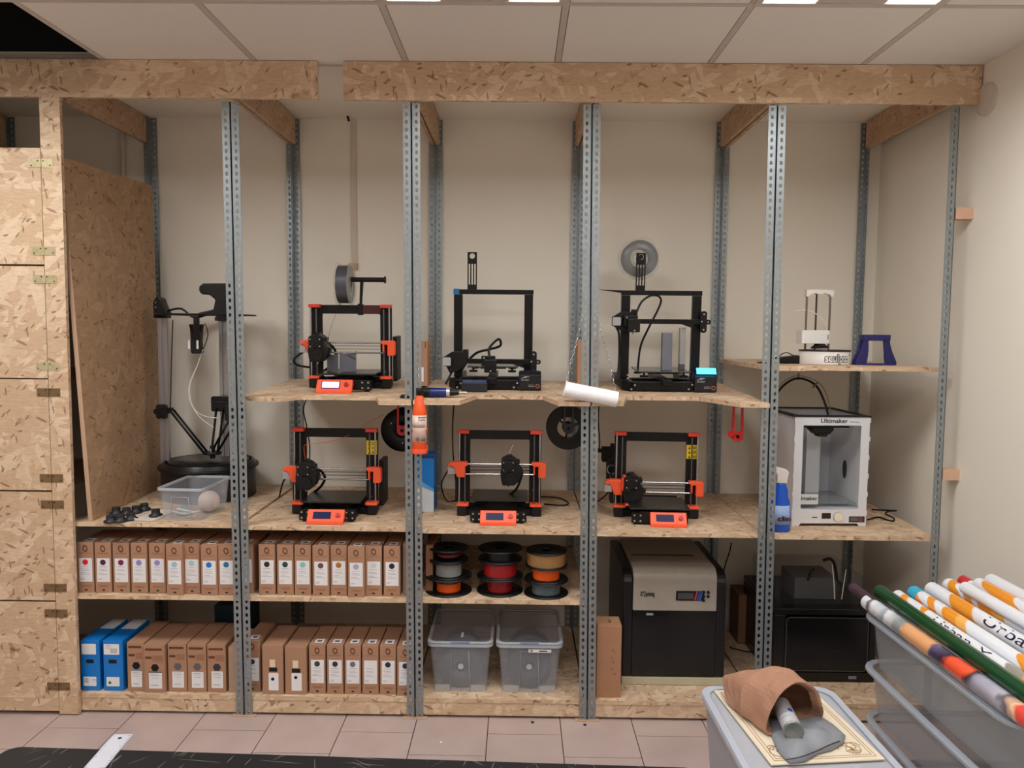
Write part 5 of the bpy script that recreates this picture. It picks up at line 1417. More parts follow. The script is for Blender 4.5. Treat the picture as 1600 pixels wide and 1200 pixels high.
g = MB(); g.prism([(-.022, hb_ + .04), (-.03, hb_ + .04), (-.027, hb_ + .012), (-.02, hb_ + .012)], -.006, .006, 'xz'); g.build('red_trigger', REDP, t, .001)
g = MB(); vs = []; n = 14
for i in range(n + 1):
    an = math.radians(-160 + 120 * i / n)
    for z, rx, ry in ((hb_ * .16, .0446, .0296), (hb_ * .55, .0408, .0278)): vs.append((rx * math.cos(an), ry * math.sin(an), z))
fs = [(i * 2, i * 2 + 2, i * 2 + 3, i * 2 + 1) for i in range(n)]
vs2 = [(x * 1.012, y * 1.012, z) for x, y, z in vs]; m_ = len(vs)
g.add(vs + vs2, fs + [tuple(m_ + k for k in reversed(f)) for f in fs] + [(i * 2, m_ + i * 2, m_ + i * 2 + 2, i * 2 + 2) for i in range(n)] + [(i * 2 + 1, i * 2 + 3, m_ + i * 2 + 3, m_ + i * 2 + 1) for i in range(n)], True)
lb_ = g.build('bottle_label', mat('label_pale_blue', (150, 180, 226), .5), t)
word('label_word', 'clin', .03, REDP, lb_, (-.022, -.0335, hb_ * .24), .052, .0016)
# ------------------------------------------------------------------ top shelf of the rightmost bay
zr = 1.4965
c = P(1288, 560, 'y', .27)
t = thing('mini_printer', (c.x, .27, zr), 'small white round based printer on the highest shelf', 'printer', 'none' if False else None)
RW = .106; hb2 = .057
g = MB(); oval(g, [(RW, .1, 0), (RW, .1, .003), (RW, .1, hb2)], 56); bs = g.build('round_base', mat('mini_white', (228, 224, 220), .4, var=.02), t)
g = MB(); oval(g, [(RW + .002, .102, hb2), (RW + .002, .102, hb2 + .006)], 56); g.build('dark_lid', mat('dark_brown_lid', (44, 30, 30), .3), t)
def ellword(s, width, h, a0, z, rx, ry, off, m, name, par, bold, bx=0):
    vs, fs = text_mesh(s, h); w = max(v[0] for v in vs); k = width / w; g = MB()
    R = rx
    for dx, dz in bold:
        o_ = []
        for x, y, zz in vs:
            an = a0 + (x * k + dx) / R; q = off - y * .3
            o_.append(((rx + q) * math.sin(an), -(ry + q) * math.cos(an), z + zz + dz))
        g.add(o_, fs)
    return g.build(name, m, par)
B1 = [(dx * .0034, dz * .0034) for dx in (-1, 0, 1) for dz in (-1, 0, 1)]; B2 = [(dx * .0011, dz * .0011) for dx in (-1, 0, 1) for dz in (-1, 0, 1)]
ellword('sculpto', .112, .044, -.34, .014, RW, .1, .0003, BLACK, 'wordmark_outline', bs, B1)
ellword('sculpto', .112, .044, -.34, .014, RW, .1, .0016, WHITE, 'wordmark', bs, B2)
ellword('+', .01, .022, .82, .034, RW, .1, .0003, BLACK, 'plus_mark', bs, B2)
def rs(px, py, y=.30): q = P(px, py, 'y', y); return (q.x - c.x, y - .27, q.z - zr)
zt2 = rs(1280, 453)[2]; zb2 = hb2 + .006
for px in (1259.5, 1296): 
    x = rs(px, 500)[0]; MB().cyl((x, .03, zb2), (x, .03, zt2 - .02), .0045, n=12).build('pillar', mat('rod_brown_steel', (130, 116, 106), .3, .7), t)
x = rs(1276, 500)[0]; MB().cyl((x, .04, zb2), (x, .04, zt2 - .01), .004, n=10).build('lead_screw', mat('screw_dark2', (70, 60, 54), .4, .6), t)
x0 = rs(1259, 458)[0]; x1 = rs(1301, 458)[0]
g = MB(); pr = [(x0, zt2), (x0, zt2 - .03), (x0 + .012, zt2 - .03)]
for i in range(9): pr.append((x0 + .016 + (x1 - x0 - .032) * i / 8, zt2 - .014 - .006 * abs(math.cos(math.pi * i / 4))))
pr += [(x1 - .012, zt2 - .03), (x1, zt2 - .03), (x1, zt2)]
g.prism(pr, .015, .05, 'xz'); g.build('top_bracket', mat('mini_white2', (224, 220, 212), .4, var=.02), t)
zc0, zc1 = rs(1270, 537, .25)[2], rs(1270, 516, .25)[2]
g = MB(); g.prism([(a_, b_) for a_, b_ in rrect(rs(1252, 526, .25)[0], -.03, rs(1296, 526, .25)[0], .05, .008)], zc0, zc1, 'xy'); cr = g.build('carriage', WHITE, t, .002)
xx = rs(1291, 526, .25)[0]; MB().box(xx, -.032, zc0 + .018, xx + .006, -.03, zc0 + .04).build('side_window', GREYT, cr)
g = MB(); xm = rs(1276, 540)[0]; g.prism([(xm - .03, zc0 - .016), (xm - .005, zc0), (xm + .015, zc0), (xm + .03, zc0 - .012), (xm + .032, zc0 - .02), (xm - .03, zc0 - .022)], -.02, .02, 'xz'); g.build('print_head', BLKPL, t)
g = MB(); g.tube([rs(1244, 486), rs(1262, 485), rs(1280, 494), rs(1290, 508), rs(1292, 518)], .0022, 6); g.build('filament_tube', NYLON, t)
# power brick and lead
q = P(1233, 565, 'z', zr)
g = MB(); g.T = Matrix.Translation((P(1232, 560, 'y', .3).x, .3, zr + .0005)) @ Matrix.Rotation(math.radians(12), 4, 'Z'); g.prism([(-.05, 0), (.05, 0), (.05, .036), (-.05, .026)], -.03, .03, 'xz')
t = thing('power_brick', (0, 0, 0), 'black power brick left of the small white round printer', 'power supply'); g.build('brick', BLACK, t, .003)
g = MB(); g.tube([P(1214, 560, 'y', .26), P(1222, 553, 'y', .26), P(1230, 551, 'y', .27), P(1240, 556, 'y', .28)], .0022, 6)
g.build('lead', BLACK, t); g = MB()
g.tube([(P(1196, 560, 'y', .25).x, .22, zr + .004), (P(1186, 560, 'y', .25).x, .24, zr + .004), (P(1188, 560, 'y', .25).x, .27, zr + .004), (P(1216, 560, 'y', .26).x, .28, zr + .012)], .0025, 6)
g.build('lead', BLACK, t)
# navy stand
c = P(1366, 565, 'y', .22)
t = thing('printed_stand', (c.x, .2, zr), 'dark blue printed stand on the highest shelf near the right wall', 'stand')
NV = mat('navy_print', (28, 28, 96), .45, var=.12)
hs = P(1366, 523, 'y', .2).z - zr
g = MB(); g.box(-.058, 0, hs - .026, .058, .05, hs); g.build('top_bar', NV, t, .003)
for s in (-1, 1):
    g = MB(); g.prism([(s * .056, hs - .024), (s * .036, hs - .024), (s * .034, hs * .5), (s * .036, hs * .25), (s * .04, .008), (s * .088, .0), (s * .088, .014), (s * .068, hs * .45), (s * .058, hs * .7)], .002, .014, 'xz')
    g.prism([(s * .058, hs - .024), (s * .046, hs - .024), (s * .05, hs * .5), (s * .06, .012), (s * .086, 0), (s * .084, .02), (s * .064, hs * .5)], .03, .05, 'xz')
    g.build('leg', NV, t, .002)
g = MB(); g.box(-.086, .0, .0, .086, .05, .007); g.build('foot_plate', NV, t, .001)
# power adapters hanging by the fourth post
t = thing('plug_adapter', (0, 0, 0), 'black plug adapter with white ring cable behind the fourth post', 'adapter')
g = MB(); y = .5
def bx(x0, y0_, x1, y1_, yy, d, m, nm, bev=.004):
    A_ = P(x0, y1_, 'y', yy); B_ = P(x1, y0_, 'y', yy); return MB().box(A_.x, yy, A_.z, B_.x, yy + d, B_.z).build(nm, m, t, bev)
bx(941, 700, 962, 722, .5, .06, BLACK, 'adapter_body'); bx(955, 694, 961, 701, .5, .04, BLACK, 'plug_top'); bx(931, 702, 942, 707, .5, .03, BLACK, 'plug_pin', .001)
bx(948, 715, 962, 765, .49, .05, BLKPL, 'power_brick')
A_ = P(956, 727, 'y', .485); g = MB(); g.ring((A_.x, .484, A_.z - .02), (A_.x, .489, A_.z - .02), .024, .019, 28); g.box(A_.x - .012, .484, A_.z - .004, A_.x + .02, .489, A_.z + .004); g.build('white_ring', GREYT, t)
g = MB(); g.tube([P(936, 625, 'y', .55), P(935, 660, 'y', .55), P(937, 690, 'y', .54), P(936, 704, 'y', .52)], .003, 6); g.build('lead', BLACK, t); g = MB(); g.tube([P(958, 760, 'y', .5), P(945, 775, 'y', .5), P(932, 785, 'y', .5)], .0035, 6); g.build('lead', BLACK, t)
# loose cables on the back wall and work shelf
def cable(pts, r, lb, grp='loose black cables', m=BLACK, sub=4):
    g = MB(); g.tube(pts, r, 6, sub); return one('cable', g, m, lb, 'cable', grp)
yb = .74
cable([P(480, 620, 'y', yb), P(474, 640, 'y', yb), P(479, 665, 'y', yb), P(484, 700, 'y', yb), P(482, 740, 'y', yb), (P(480, 760, 'y', yb).x, .72, zmid(1) + .02)], .0035, 'black cable down the wall behind the glowing printer')
cable([P(709, 632, 'y', yb), P(707, 670, 'y', yb), P(708, 710, 'y', yb), P(712, 750, 'y', yb), P(716, 765, 'y', yb)], .0035, 'black cable down the wall left of the middle work shelf printer')
cable([P(706, 728, 'y', .5), P(694, 745, 'y', .5), P(690, 760, 'y', .5), (P(698, 772, 'y', .5).x, .5, zmid(2) + .006), (P(715, 772, 'y', .5).x, .52, zmid(2) + .006), (P(740, 770, 'y', .6).x, .6, zmid(2) + .006)], .0035, 'black cable loop left of the middle work shelf printer')
cable([(P(845, 760, 'y', .6).x, .62, zmid(2) + .005), (P(872, 760, 'y', .6).x, .6, zmid(2) + .005), (P(888, 770, 'y', .5).x, .5, zmid(2) + .005), (P(880, 770, 'y', .5).x, .44, zmid(2) + .005), (P(850, 770, 'y', .5).x, .46, zmid(2) + .005)], .0035, 'black cable loop right of the middle work shelf printer')
cable([(P(436, 760, 'y', .4).x, .40, zmid(1) + .03), P(443, 752, 'y', .4), P(455, 742, 'y', .36), P(462, 740, 'y', .3)], .004, 'black cable at the left side of the printer below the glowing one')
cable([(P(500, 760, 'y', .6).x, .6, zmid(1) + .006), (P(520, 770, 'y', .62).x, .66, zmid(1) + .006), (P(560, 770, 'y', .6).x, .62, zmid(1) + .006), (P(575, 770, 'y', .6).x, .5, zmid(1) + .006)], .004, 'black cable lying behind the printer below the glowing one')
cable([P(1143, 848, 'y', .6), P(1140, 862, 'y', .6), P(1134, 880, 'y', .6), P(1131, 893, 'y', .6)], .003, 'black cable dropping behind the beige hooded printer')
cable([(P(1136, 990, 'y', .6).x, .55, ZBT + .005), (P(1160, 1000, 'y', .6).x, .5, ZBT + .005), (P(1180, 1000, 'y', .6).x, .52, ZBT + .005)], .003, 'black cable on the bottom shelf right of the beige hooded printer')
g = MB(); g.tube([P(478, 722, 'y', Y2 - .03), P(475, 700, 'y', Y2 - .03), P(481, 694, 'y', Y2 - .03), P(515, 690, 'y', Y2 - .02), P(545, 680, 'y', Y2), P(575, 661, 'y', Y2 + .05), P(600, 648, 'y', .34)], .0011, 6)
one('orange_filament', g, FILOR, 'thin orange filament running from the hanging spool to the printer below', 'filament')
g = MB(); g.tube([P(795, 712, 'y', Y3 - .03), P(797, 704, 'y', Y3 - .03), P(802, 695, 'y', Y3 - .03)], .0012, 6); one('filament_stub', g, NYLON, 'white filament stub above the middle work shelf printer head', 'filament')
g = MB(); g.tube([P(533, 474, 'y', .40), P(525, 490, 'y', .40), P(516, 515, 'y', .39), P(513, 532, 'y', .38)], .0009, 6); one('grey_filament', g, FILG, 'thin grey filament from the clear spool to the glowing printer', 'filament')
# ------------------------------------------------------------------ foreground: black table with steel rule
ZTB = .75
t = thing('work_table', (-.29, -2.0, 0), 'black scratched work table at the bottom edge of the picture', 'table', rz=math.radians(-1.7))
def scratched():
    m = bpy.data.materials.new('scratched_black'); m.use_nodes = True; nt = m.node_tree; b = nt.nodes['Principled BSDF']; L = nt.links.new; N = nt.nodes.new
    tc = N('ShaderNodeTexCoord'); cur = None
    base = N('ShaderNodeRGB'); base.outputs[0].default_value = (*lin((17, 17, 20)), 1); cur = base.outputs[0]
    for k, (an, sx, sy, thr) in enumerate(((32, 11, 620, .012), (72, 8, 520, .014), (-48, 14, 700, .012), (5, 6, 480, .010), (100, 20, 400, .02))):
        mp = N('ShaderNodeMapping'); mp.inputs['Rotation'].default_value = (0, 0, math.radians(an)); L(tc.outputs['Object'], mp.inputs[0])
        m2 = N('ShaderNodeMapping'); m2.inputs['Scale'].default_value = (sx, sy, 1); L(mp.outputs[0], m2.inputs[0])
        vo = N('ShaderNodeTexVoronoi'); vo.voronoi_dimensions = '2D'; vo.inputs['Scale'].default_value = 1; L(m2.outputs[0], vo.inputs['Vector'])
        sp = N('ShaderNodeSeparateColor'); L(vo.outputs['Color'], sp.inputs[0])
        a = N('ShaderNodeMath'); a.operation = 'LESS_THAN'; a.inputs[1].default_value = thr; L(sp.outputs[0], a.inputs[0])
        d = N('ShaderNodeMath'); d.operation = 'LESS_THAN'; d.inputs[1].default_value = .28; L(vo.outputs['Distance'], d.inputs[0])
        c = N('ShaderNodeMath'); c.operation = 'MULTIPLY'; L(a.outputs[0], c.inputs[0]); L(d.outputs[0], c.inputs[1])
        c2 = N('ShaderNodeMath'); c2.operation = 'MULTIPLY'; c2.inputs[1].default_value = .45; L(c.outputs[0], c2.inputs[0])
        mk = N('ShaderNodeMix'); mk.data_type = 'RGBA'; L(c2.outputs[0], mk.inputs[0]); L(cur, mk.inputs[6]); mk.inputs[7].default_value = (*lin((168, 166, 150)), 1); cur = mk.outputs[2]
    L(cur, b.inputs['Base Color']); b.inputs['Roughness'].default_value = .5; b.inputs['Specular IOR Level'].default_value = .3
    return m
g = MB(); g.prism(rrect(-.72, -.42, .72, .42, .03), ZTB - .03, ZTB, 'xy'); g.build('table_top', scratched(), t, .002)
MB().box(-.66, -.36, ZTB - .09, .66, .36, ZTB - .031).build('apron', BLACK, t)
for x in (-.63, .63):
    for y in (-.33, .33): MB().box(x - .025, y - .025, .001, x + .025, y + .025, ZTB - .0905).build('leg', BLACK, t)
a = P(184, 1148, 'z', ZTB + .001); b = P(201, 1148, 'z', ZTB + .001); c = P(133, 1200, 'z', ZTB + .001); d = P(163, 1200, 'z', ZTB + .001)
wd_ = .042; dr_ = (Vector((c.x + d.x, c.y + d.y, 0)) - Vector((a.x + b.x, a.y + b.y, 0))).normalized()
an = math.atan2(dr_.y, dr_.x)
t = thing('steel_rule', ((a.x + b.x) / 2, (a.y + b.y) / 2, ZTB + .0006), 'pale steel rule overhanging the far edge of the black table', 'ruler', rz=an)
g = MB(); g.box(0, -wd_ / 2, 0, .5, wd_ / 2, .0015); g.build('blade', mat('rule_steel', (206, 210, 222), .4, .3), t)
g = MB()
for k in range(60):
    l = .009 if k % 5 == 0 else .005; g.box(.006 + k * .008, wd_ / 2 - l, .0015, .0068 + k * .008, wd_ / 2 - .0005, .0018)
    g.box(.006 + k * .008, -wd_ / 2 + .0005, .0015, .0068 + k * .008, -wd_ / 2 + l * .7, .0018)
g.build('graduations', mat('rule_marks', (110, 112, 122), .5), t)
MB().cyl((.016, 0, .0015), (.016, 0, .0019), .004, n=14).build('hanging_hole', BLACK, t)
# bits on the floor
for px, py, r, m, lb in ((689, 1160, .006, PAPER, 'tiny white scrap on the floor tiles'), (832, 1129, .007, SCRW, 'small dark washer on the floor near the middle bay'), (914, 1133, .007, SCRW, 'small dark washer on the floor by the fourth front post')):
    q = P(px, py, 'z', 0); g = MB(); g.lathe([(0, .0003), (r, .0003), (r * .9, .003), (0, .0035)], n=10) if m is PAPER else g.ring((0, 0, .0003), (0, 0, .003), r, r * .45, 16)
    one('floor_scrap' if m is PAPER else 'floor_washer', g, m, lb, 'scrap' if m is PAPER else 'washer', loc=q)
# ------------------------------------------------------------------ pale storage box with lid, board, bag
MILK = mat('milky_plastic', (178, 182, 192), .35, alpha=.5, var=.03); MILKR = mat('milky_rim', (188, 194, 208), .3, alpha=.8, var=.02); MILKL = mat('milky_lid', (186, 190, 200), .28, alpha=.72, var=.02)
ZL2 = .585
bl = P(1088, 1072, 'z', ZL2); br = P(1302, 1068, 'z', ZL2)
wL = br.x - bl.x - .02; dL = .57
ctr = Vector(((bl.x + br.x) / 2, (bl.y + br.y) / 2 - dL / 2, 0))
for z, hh, lb in ((0.001, .285, 'lower pale storage box standing on the floor under the lidded one'), (.290, ZL2 - .290 - .016, 'pale lidded storage box carrying the engraved board and paper bag')):
    t = thing('lidded_storage_box', (ctr.x, ctr.y, z), lb, 'storage box', 'pale storage boxes before the fourth bay', rz=math.radians(1))
    l = binshell(wL - .024, dL - .024, hh - .0, .02, MILK, MILKR, t, r=.04, lid=MILKL if z > .1 else None)
zlid = ZL2 - .016 + .0078 + .0002
def lid(px, py): return P(px, py, 'z', zlid)
# engraved board
p_ = [lid(1147, 1108), lid(1290, 1074), lid(1384, 1188), lid(1205, 1199)]
p_[0] = Vector((p_[1].x - .245, p_[1].y - .005, zlid)); p_[3] = Vector((p_[0].x + .012, p_[0].y - .38, zlid)); p_[2] = Vector((p_[1].x + .012, p_[1].y - .385, zlid))
p_[0].x, p_[3].x = lid(1150, 1110).x - .005, lid(1203, 1199).x
p_[1] = lid(1290, 1076); p_[2] = lid(1383, 1190); p_[3] = lid(1205, 1199)
p_[0] = Vector((p_[3].x - (p_[2].x - p_[1].x), p_[3].y + (p_[1].y - p_[2].y), zlid))
o0 = p_[3]; ux = (p_[2] - p_[3]); uy = (p_[0] - p_[3]); Wd, Ht = ux.length, uy.length; an = math.atan2(ux.y, ux.x)
t = thing('engraved_board', (o0.x, o0.y, zlid + .003), 'pale plywood board with burnt scroll engraving on the storage box lid', 'board', rz=an)
WOODP = mat('plywood_pale', (216, 204, 182), .6, var=.06, scale=8); BURN = mat('burnt_line', (150, 116, 80), .8); 
bo = MB().box(0, 0, 0, Wd, Ht, .004).build('board', WOODP, t, .001)
g = MB(); 
for q in (.014, .022): g.frame([(q, q), (Wd - q, q), (Wd - q, Ht - q), (q, Ht - q)], [(q + .0016, q + .0016), (Wd - q - .0016, q + .0016), (Wd - q - .0016, Ht - q - .0016), (q + .0016, Ht - q - .0016)], .004, .0045, 'xy')
g.build('engraved_border', BURN, bo)
g = MB()
def scroll(cx_, cy_, r0, turns, s):
    pts = []
    for i in range(26):
        u = i / 25; rr = r0 * (1 - .8 * u); aa = s * turns * 2 * math.pi * u + (0 if s > 0 else math.pi); pts.append((cx_ + rr * math.cos(aa), cy_ + rr * math.sin(aa), .0042))
    g.tube(pts, .0011, 5, 1)
for cx_, cy_, s in ((.045, .05, 1), (Wd - .06, .05, -1), (.05, Ht - .06, -1), (Wd - .05, Ht - .07, 1)):
    scroll(cx_, cy_, .034, 1.4, s); scroll(cx_ + .01, cy_ + .012, .02, 1.2, -s); scroll(cx_ - .012, cy_ + .02, .015, 1.1, s)
for k in range(7): aa = math.radians(-150 + k * 20); g.tube([(Wd - .06, .05, .0042), (Wd - .06 + .024 * math.cos(aa), .05 + .024 * math.sin(aa), .0042)], .0009, 4, 1)
g.build('engraved_scrolls', BURN, bo)
zbd = zlid + .0075
# kraft paper bag lying on its side, mouth towards the viewer's right
def ST_(px, py, z): return P(px, py, 'z', z)
BAG = mat('bag_kraft', (164, 122, 98), .8, var=.1, scale=14, bump=.3)
random.seed(11)
# mouth ring and closed end given as world points on planes of known height
mouth = [((1283, 1123), .012), ((1286, 1105), .06), ((1279, 1082), .10), ((1262, 1068), .125), ((1243, 1066), .132), ((1228, 1076), .125), ((1214, 1092), .10), ((1203, 1112), .065), ((1198, 1132), .03), ((1200, 1148), .006), ((1228, 1146), .004), ((1258, 1136), .004)]
endp = [((1180, 1075), .012), ((1186, 1062), .04), ((1180, 1052), .055), ((1165, 1050), .06), ((1148, 1052), .06), ((1134, 1054), .055), ((1129, 1058), .045), ((1130, 1070), .03), ((1133, 1088), .015), ((1138, 1100), .004), ((1155, 1100), .004), ((1170, 1090), .004)]
mid = [((1272, 1098), .02), ((1268, 1078), .07), ((1252, 1058), .11), ((1232, 1046), .125), ((1206, 1041), .12), ((1180, 1050), .11), ((1165, 1066), .09), ((1158, 1086), .06), ((1158, 1106), .03), ((1165, 1122), .004), ((1200, 1122), .004), ((1240, 1112), .004)]
def ringw(r): return [P(px, py, 'z', zbd + z) for (px, py), z in r]
E_, Mi, Mo = ringw(endp), ringw(mid), ringw(mouth)
n = 12
def dense(r):
    out = []
    for i in range(n):
        a, b, c, d = r[i - 1], r[i], r[(i + 1) % n], r[(i + 2) % n]
        for k in range(3):
            t_ = k / 3; out.append(.5 * ((2 * b) + (c - a) * t_ + (2 * a - 5 * b + 4 * c - d) * t_ * t_ + (3 * b - a - 3 * c + d) * t_ ** 3))
    return out
E_, Mi, Mo = dense(E_), dense(Mi), dense(Mo); N3 = 36
secs = []
for k in range(13):
    u = k / 12
    row = []
    for i in range(N3):
        if u < .5: p = E_[i].lerp(Mi[i], u * 2)
        else: p = Mi[i].lerp(Mo[i], u * 2 - 1)
        nz_ = noise.noise(Vector((p.x * 28, p.y * 28, p.z * 28))) * .006 * (1 if 0 < k < 12 else .5)
        ctr_ = sum((E_[j].lerp(Mo[j], u) for j in range(0, N3, 6)), Vector()) / 6
        d = (p - ctr_); d.normalize(); q = p + d * nz_
        if q.z < zbd + .001: q.z = zbd + .001
        row.append(q)
    secs.append(row)
# folded cuff going back inside
mc = sum(Mo, Vector()) / N3
inner = [p.lerp(mc, .07) + (E_[i] - Mo[i]).normalized() * .004 for i, p in enumerate(secs[-1])]
cuff = [p.lerp(mc, .09) + (E_[i] - Mo[i]).normalized() * .028 for i, p in enumerate(secs[-1])]
ins = [[secs[k][i].lerp(sum(secs[k], Vector()) / N3, .05) for i in range(N3)] for k in (9, 6, 3, 0)]
allr = secs + [inner, cuff] + ins
vs = [p for r in allr for p in r]; fs = []
for k in range(len(allr) - 1):
    for i in range(N3): fs.append((k * N3 + i, k * N3 + (i + 1) % N3, (k + 1) * N3 + (i + 1) % N3, (k + 1) * N3 + i))
fs.append(tuple(range(N3 - 1, -1, -1)))
org = Vector((mc.x, mc.y, zbd))
t = thing('paper_bag', org, 'open kraft paper bag lying on the engraved board', 'bag')
for v in vs:
    if v.z < zbd + .0012: v.z = zbd + .0012
g = MB(); g.add([v - org for v in vs], fs, False); g.build('bag_body', BAG, t)
# spray can half inside the bag
a = P(1240, 1142, 'z', zbd + .042); b = P(1219, 1100, 'z', zbd + .046)
dd = (b - a).normalized(); 
t = thing('spray_can', a, 'white spray can sticking out of the paper bag', 'can')
R_ = .024
M_ = dd.to_track_quat('Z', 'Y').to_matrix().to_4x4()
g = MB(); g.T = M_; g.lathe([(0, .006), (R_ - .006, .003), (R_ - .003, -.001), (R_, .0), (R_ + .0006, .002), (R_, .004), (R_, .125), (R_ - .006, .135), (0, .135)], n=32); cb_ = g.build('can_body', mat('can_white', (210, 212, 218), .3, .2), t)
g = MB(); g.T = M_; g.lathe([(0, .0045), (R_ - .006, .0012), (R_ - .002, -.002), (R_ + .0012, -.002), (R_ + .0012, .003), (R_ + .0006, .004)], n=32); g.build('can_base', mat('can_base_steel', (150, 154, 150), .3, .8), t)
upd = Vector((-.25, -.35, .9)); lx_ = (M_.to_3x3().inverted() @ upd); lx_.z = 0; lx_.normalize(); a0 = math.atan2(lx_.y, lx_.x)
def patch(z0, z1, w0, w1, m, nm):
    g = MB(); g.T = M_; vs = []; k_ = 10
    for i in range(k_ + 1):
        aa = a0 + w0 + (w1 - w0) * i / k_
        for rr in (R_ + .0001, R_ + .0007):
            for z in (z0, z1): vs.append((rr * math.cos(aa), rr * math.sin(aa), z))
    fs = []
    for i in range(k_):
        q = i * 4; fs += [(q + 2, q + 6, q + 7, q + 3), (q, q + 4, q + 6, q + 2), (q + 1, q + 3, q + 7, q + 5)]
    g.add(vs, fs); g.build(nm, m, cb_)
g = MB(); g.T = M_; vs = []
for i in range(20):
    u = 2 * math.pi * i / 20; aa = a0 + .5 + .0065 * math.cos(u) / R_; vs.append(((R_ + .0012) * math.cos(aa), (R_ + .0012) * math.sin(aa), .06 + .008 * math.sin(u)))
g.add(vs + [(v[0] * .96, v[1] * .96, v[2]) for v in vs], [tuple(range(20)), tuple(range(39, 19, -1))] + [(i, (i + 1) % 20, 20 + (i + 1) % 20, 20 + i) for i in range(20)]); g.build('blue_emblem', mat('emblem_blue', (40, 70, 160), .4), cb_)
patch(.03, .032, -.9, .2, INK, 'printed_line'); patch(.036, .038, -.9, -.1, INK, 'printed_line'); patch(.05, .052, -.8, .1, INK, 'printed_line')
# grey crumpled pouch in front
pouch = [(1200, 1120), (1228, 1132), (1262, 1124), (1284, 1122), (1302, 1134), (1321, 1151), (1318, 1162), (1300, 1172), (1278, 1178), (1258, 1190), (1235, 1193), (1226, 1186), (1214, 1172), (1206, 1152)]
base = [P(x, y, 'z', zbd + .003) for x, y in pouch]; c0_ = sum(base, Vector()) / len(base)
nn = len(base); g = MB(); vs = []; rows = 9
for k in range(rows + 1):
    u = k / rows
    for i in range(nn * 3):
        j = i // 3; f_ = (i % 3) / 3; p = base[j].lerp(base[(j + 1) % nn], f_); q = p.lerp(c0_, u)
        h_ = .005 + .020 * (1 - (1 - u) ** 4) + noise.noise(Vector((q.x * 22, q.y * 22, 3))) * .012 * min(1, u * 3)
        vs.append(Vector((q.x, q.y, zbd + .002 + max(.002, h_))))
m_ = nn * 3; fs = []
for k in range(rows):
    for i in range(m_): fs.append((k * m_ + i, k * m_ + (i + 1) % m_, (k + 1) * m_ + (i + 1) % m_, (k + 1) * m_ + i))
bt = len(vs); vs += [Vector((base[i // 3].lerp(base[(i // 3 + 1) % nn], (i % 3) / 3).x, base[i // 3].lerp(base[(i // 3 + 1) % nn], (i % 3) / 3).y, zbd + .0015)) for i in range(m_)]
fs += [(i, bt + i, bt + (i + 1) % m_, (i + 1) % m_) for i in range(m_)] + [tuple(bt + i for i in range(m_))]
org = Vector((c0_.x, c0_.y, zbd)); g.add([v - org for v in vs], fs, True)
t = thing('grey_pouch', org, 'crumpled grey cloth pouch under the spray can at the bag mouth', 'pouch')
pm = g.build('pouch_body', mat('grey_cloth', (128, 132, 140), .55, var=.3, scale=12, bump=.4), t)
g = MB(); s_ = [P(x, y, 'z', zbd + z) - org for x, y, z in ((1228, 1187, .013), (1250, 1183, .02), (1275, 1174, .022), (1296, 1164, .02), (1312, 1158, .014))]
g.tube(s_, .0014, 6); g.build('dark_fold', mat('fold_dark', (40, 40, 48), .6), pm)
# ------------------------------------------------------------------ stack of big clear boxes with poster tubes
WS, DS = .56, .78
xl = 1.245; yn = -1.345
labs = ['lowest big clear box in the stack at the right wall, standing on the floor', 'second big clear box from the floor at the right wall', 'third big clear box, right under the one holding poster tubes', 'topmost big clear box holding the poster tubes']
STK = mat('stack_plastic', (176, 180, 186), .3, alpha=.26, var=.03); STKR = mat('stack_rim', (180, 188, 200), .3, alpha=.72, var=.02)
dz = .1755; boxes = []
for k in range(4):
    t = thing('stacking_box', (xl + WS / 2 + .004 * (k % 2), yn + DS / 2 + .006 * k, .001 + k * dz), labs[k], 'storage box', 'big clear boxes stacked by the right wall', rz=math.radians((.3, -.4, .5, 2.0)[k]))
    binshell(WS - .03, DS - .03, .166, .018, STK, STKR, t, r=.06, rimw=.022); boxes.append(t)
ZR = .001 + 3 * dz + .170
def tube_mat(name, base, blobs, scale=6.0, thr=.55, seed=0):
    m = bpy.data.materials.new(name); m.use_nodes = True; nt = m.node_tree; b = nt.nodes['Principled BSDF']; L = nt.links.new; N = nt.nodes.new
    tc = N('ShaderNodeTexCoord'); mp = N('ShaderNodeMapping'); mp.inputs['Location'].default_value = (seed, seed * .7, seed * .3); mp.inputs['Scale'].default_value = (10, 10, 1.0 * scale); L(tc.outputs['Object'], mp.inputs[0])
    nz = N('ShaderNodeTexNoise'); nz.inputs['Scale'].default_value = .9; nz.inputs['Detail'].default_value = 0; L(mp.outputs[0], nz.inputs['Vector'])
    c = ramp(nt, [(0, base), (thr, base), (thr + .012, blobs), (thr + .1, blobs), (thr + .112, tuple(min(255, v + 22) for v in blobs)), (1, blobs)], nz.outputs['Fac'])
    L(c, b.inputs['Base Color']); b.inputs['Roughness'].default_value = .22; b.inputs['Coat Weight'].default_value = .4
    return m
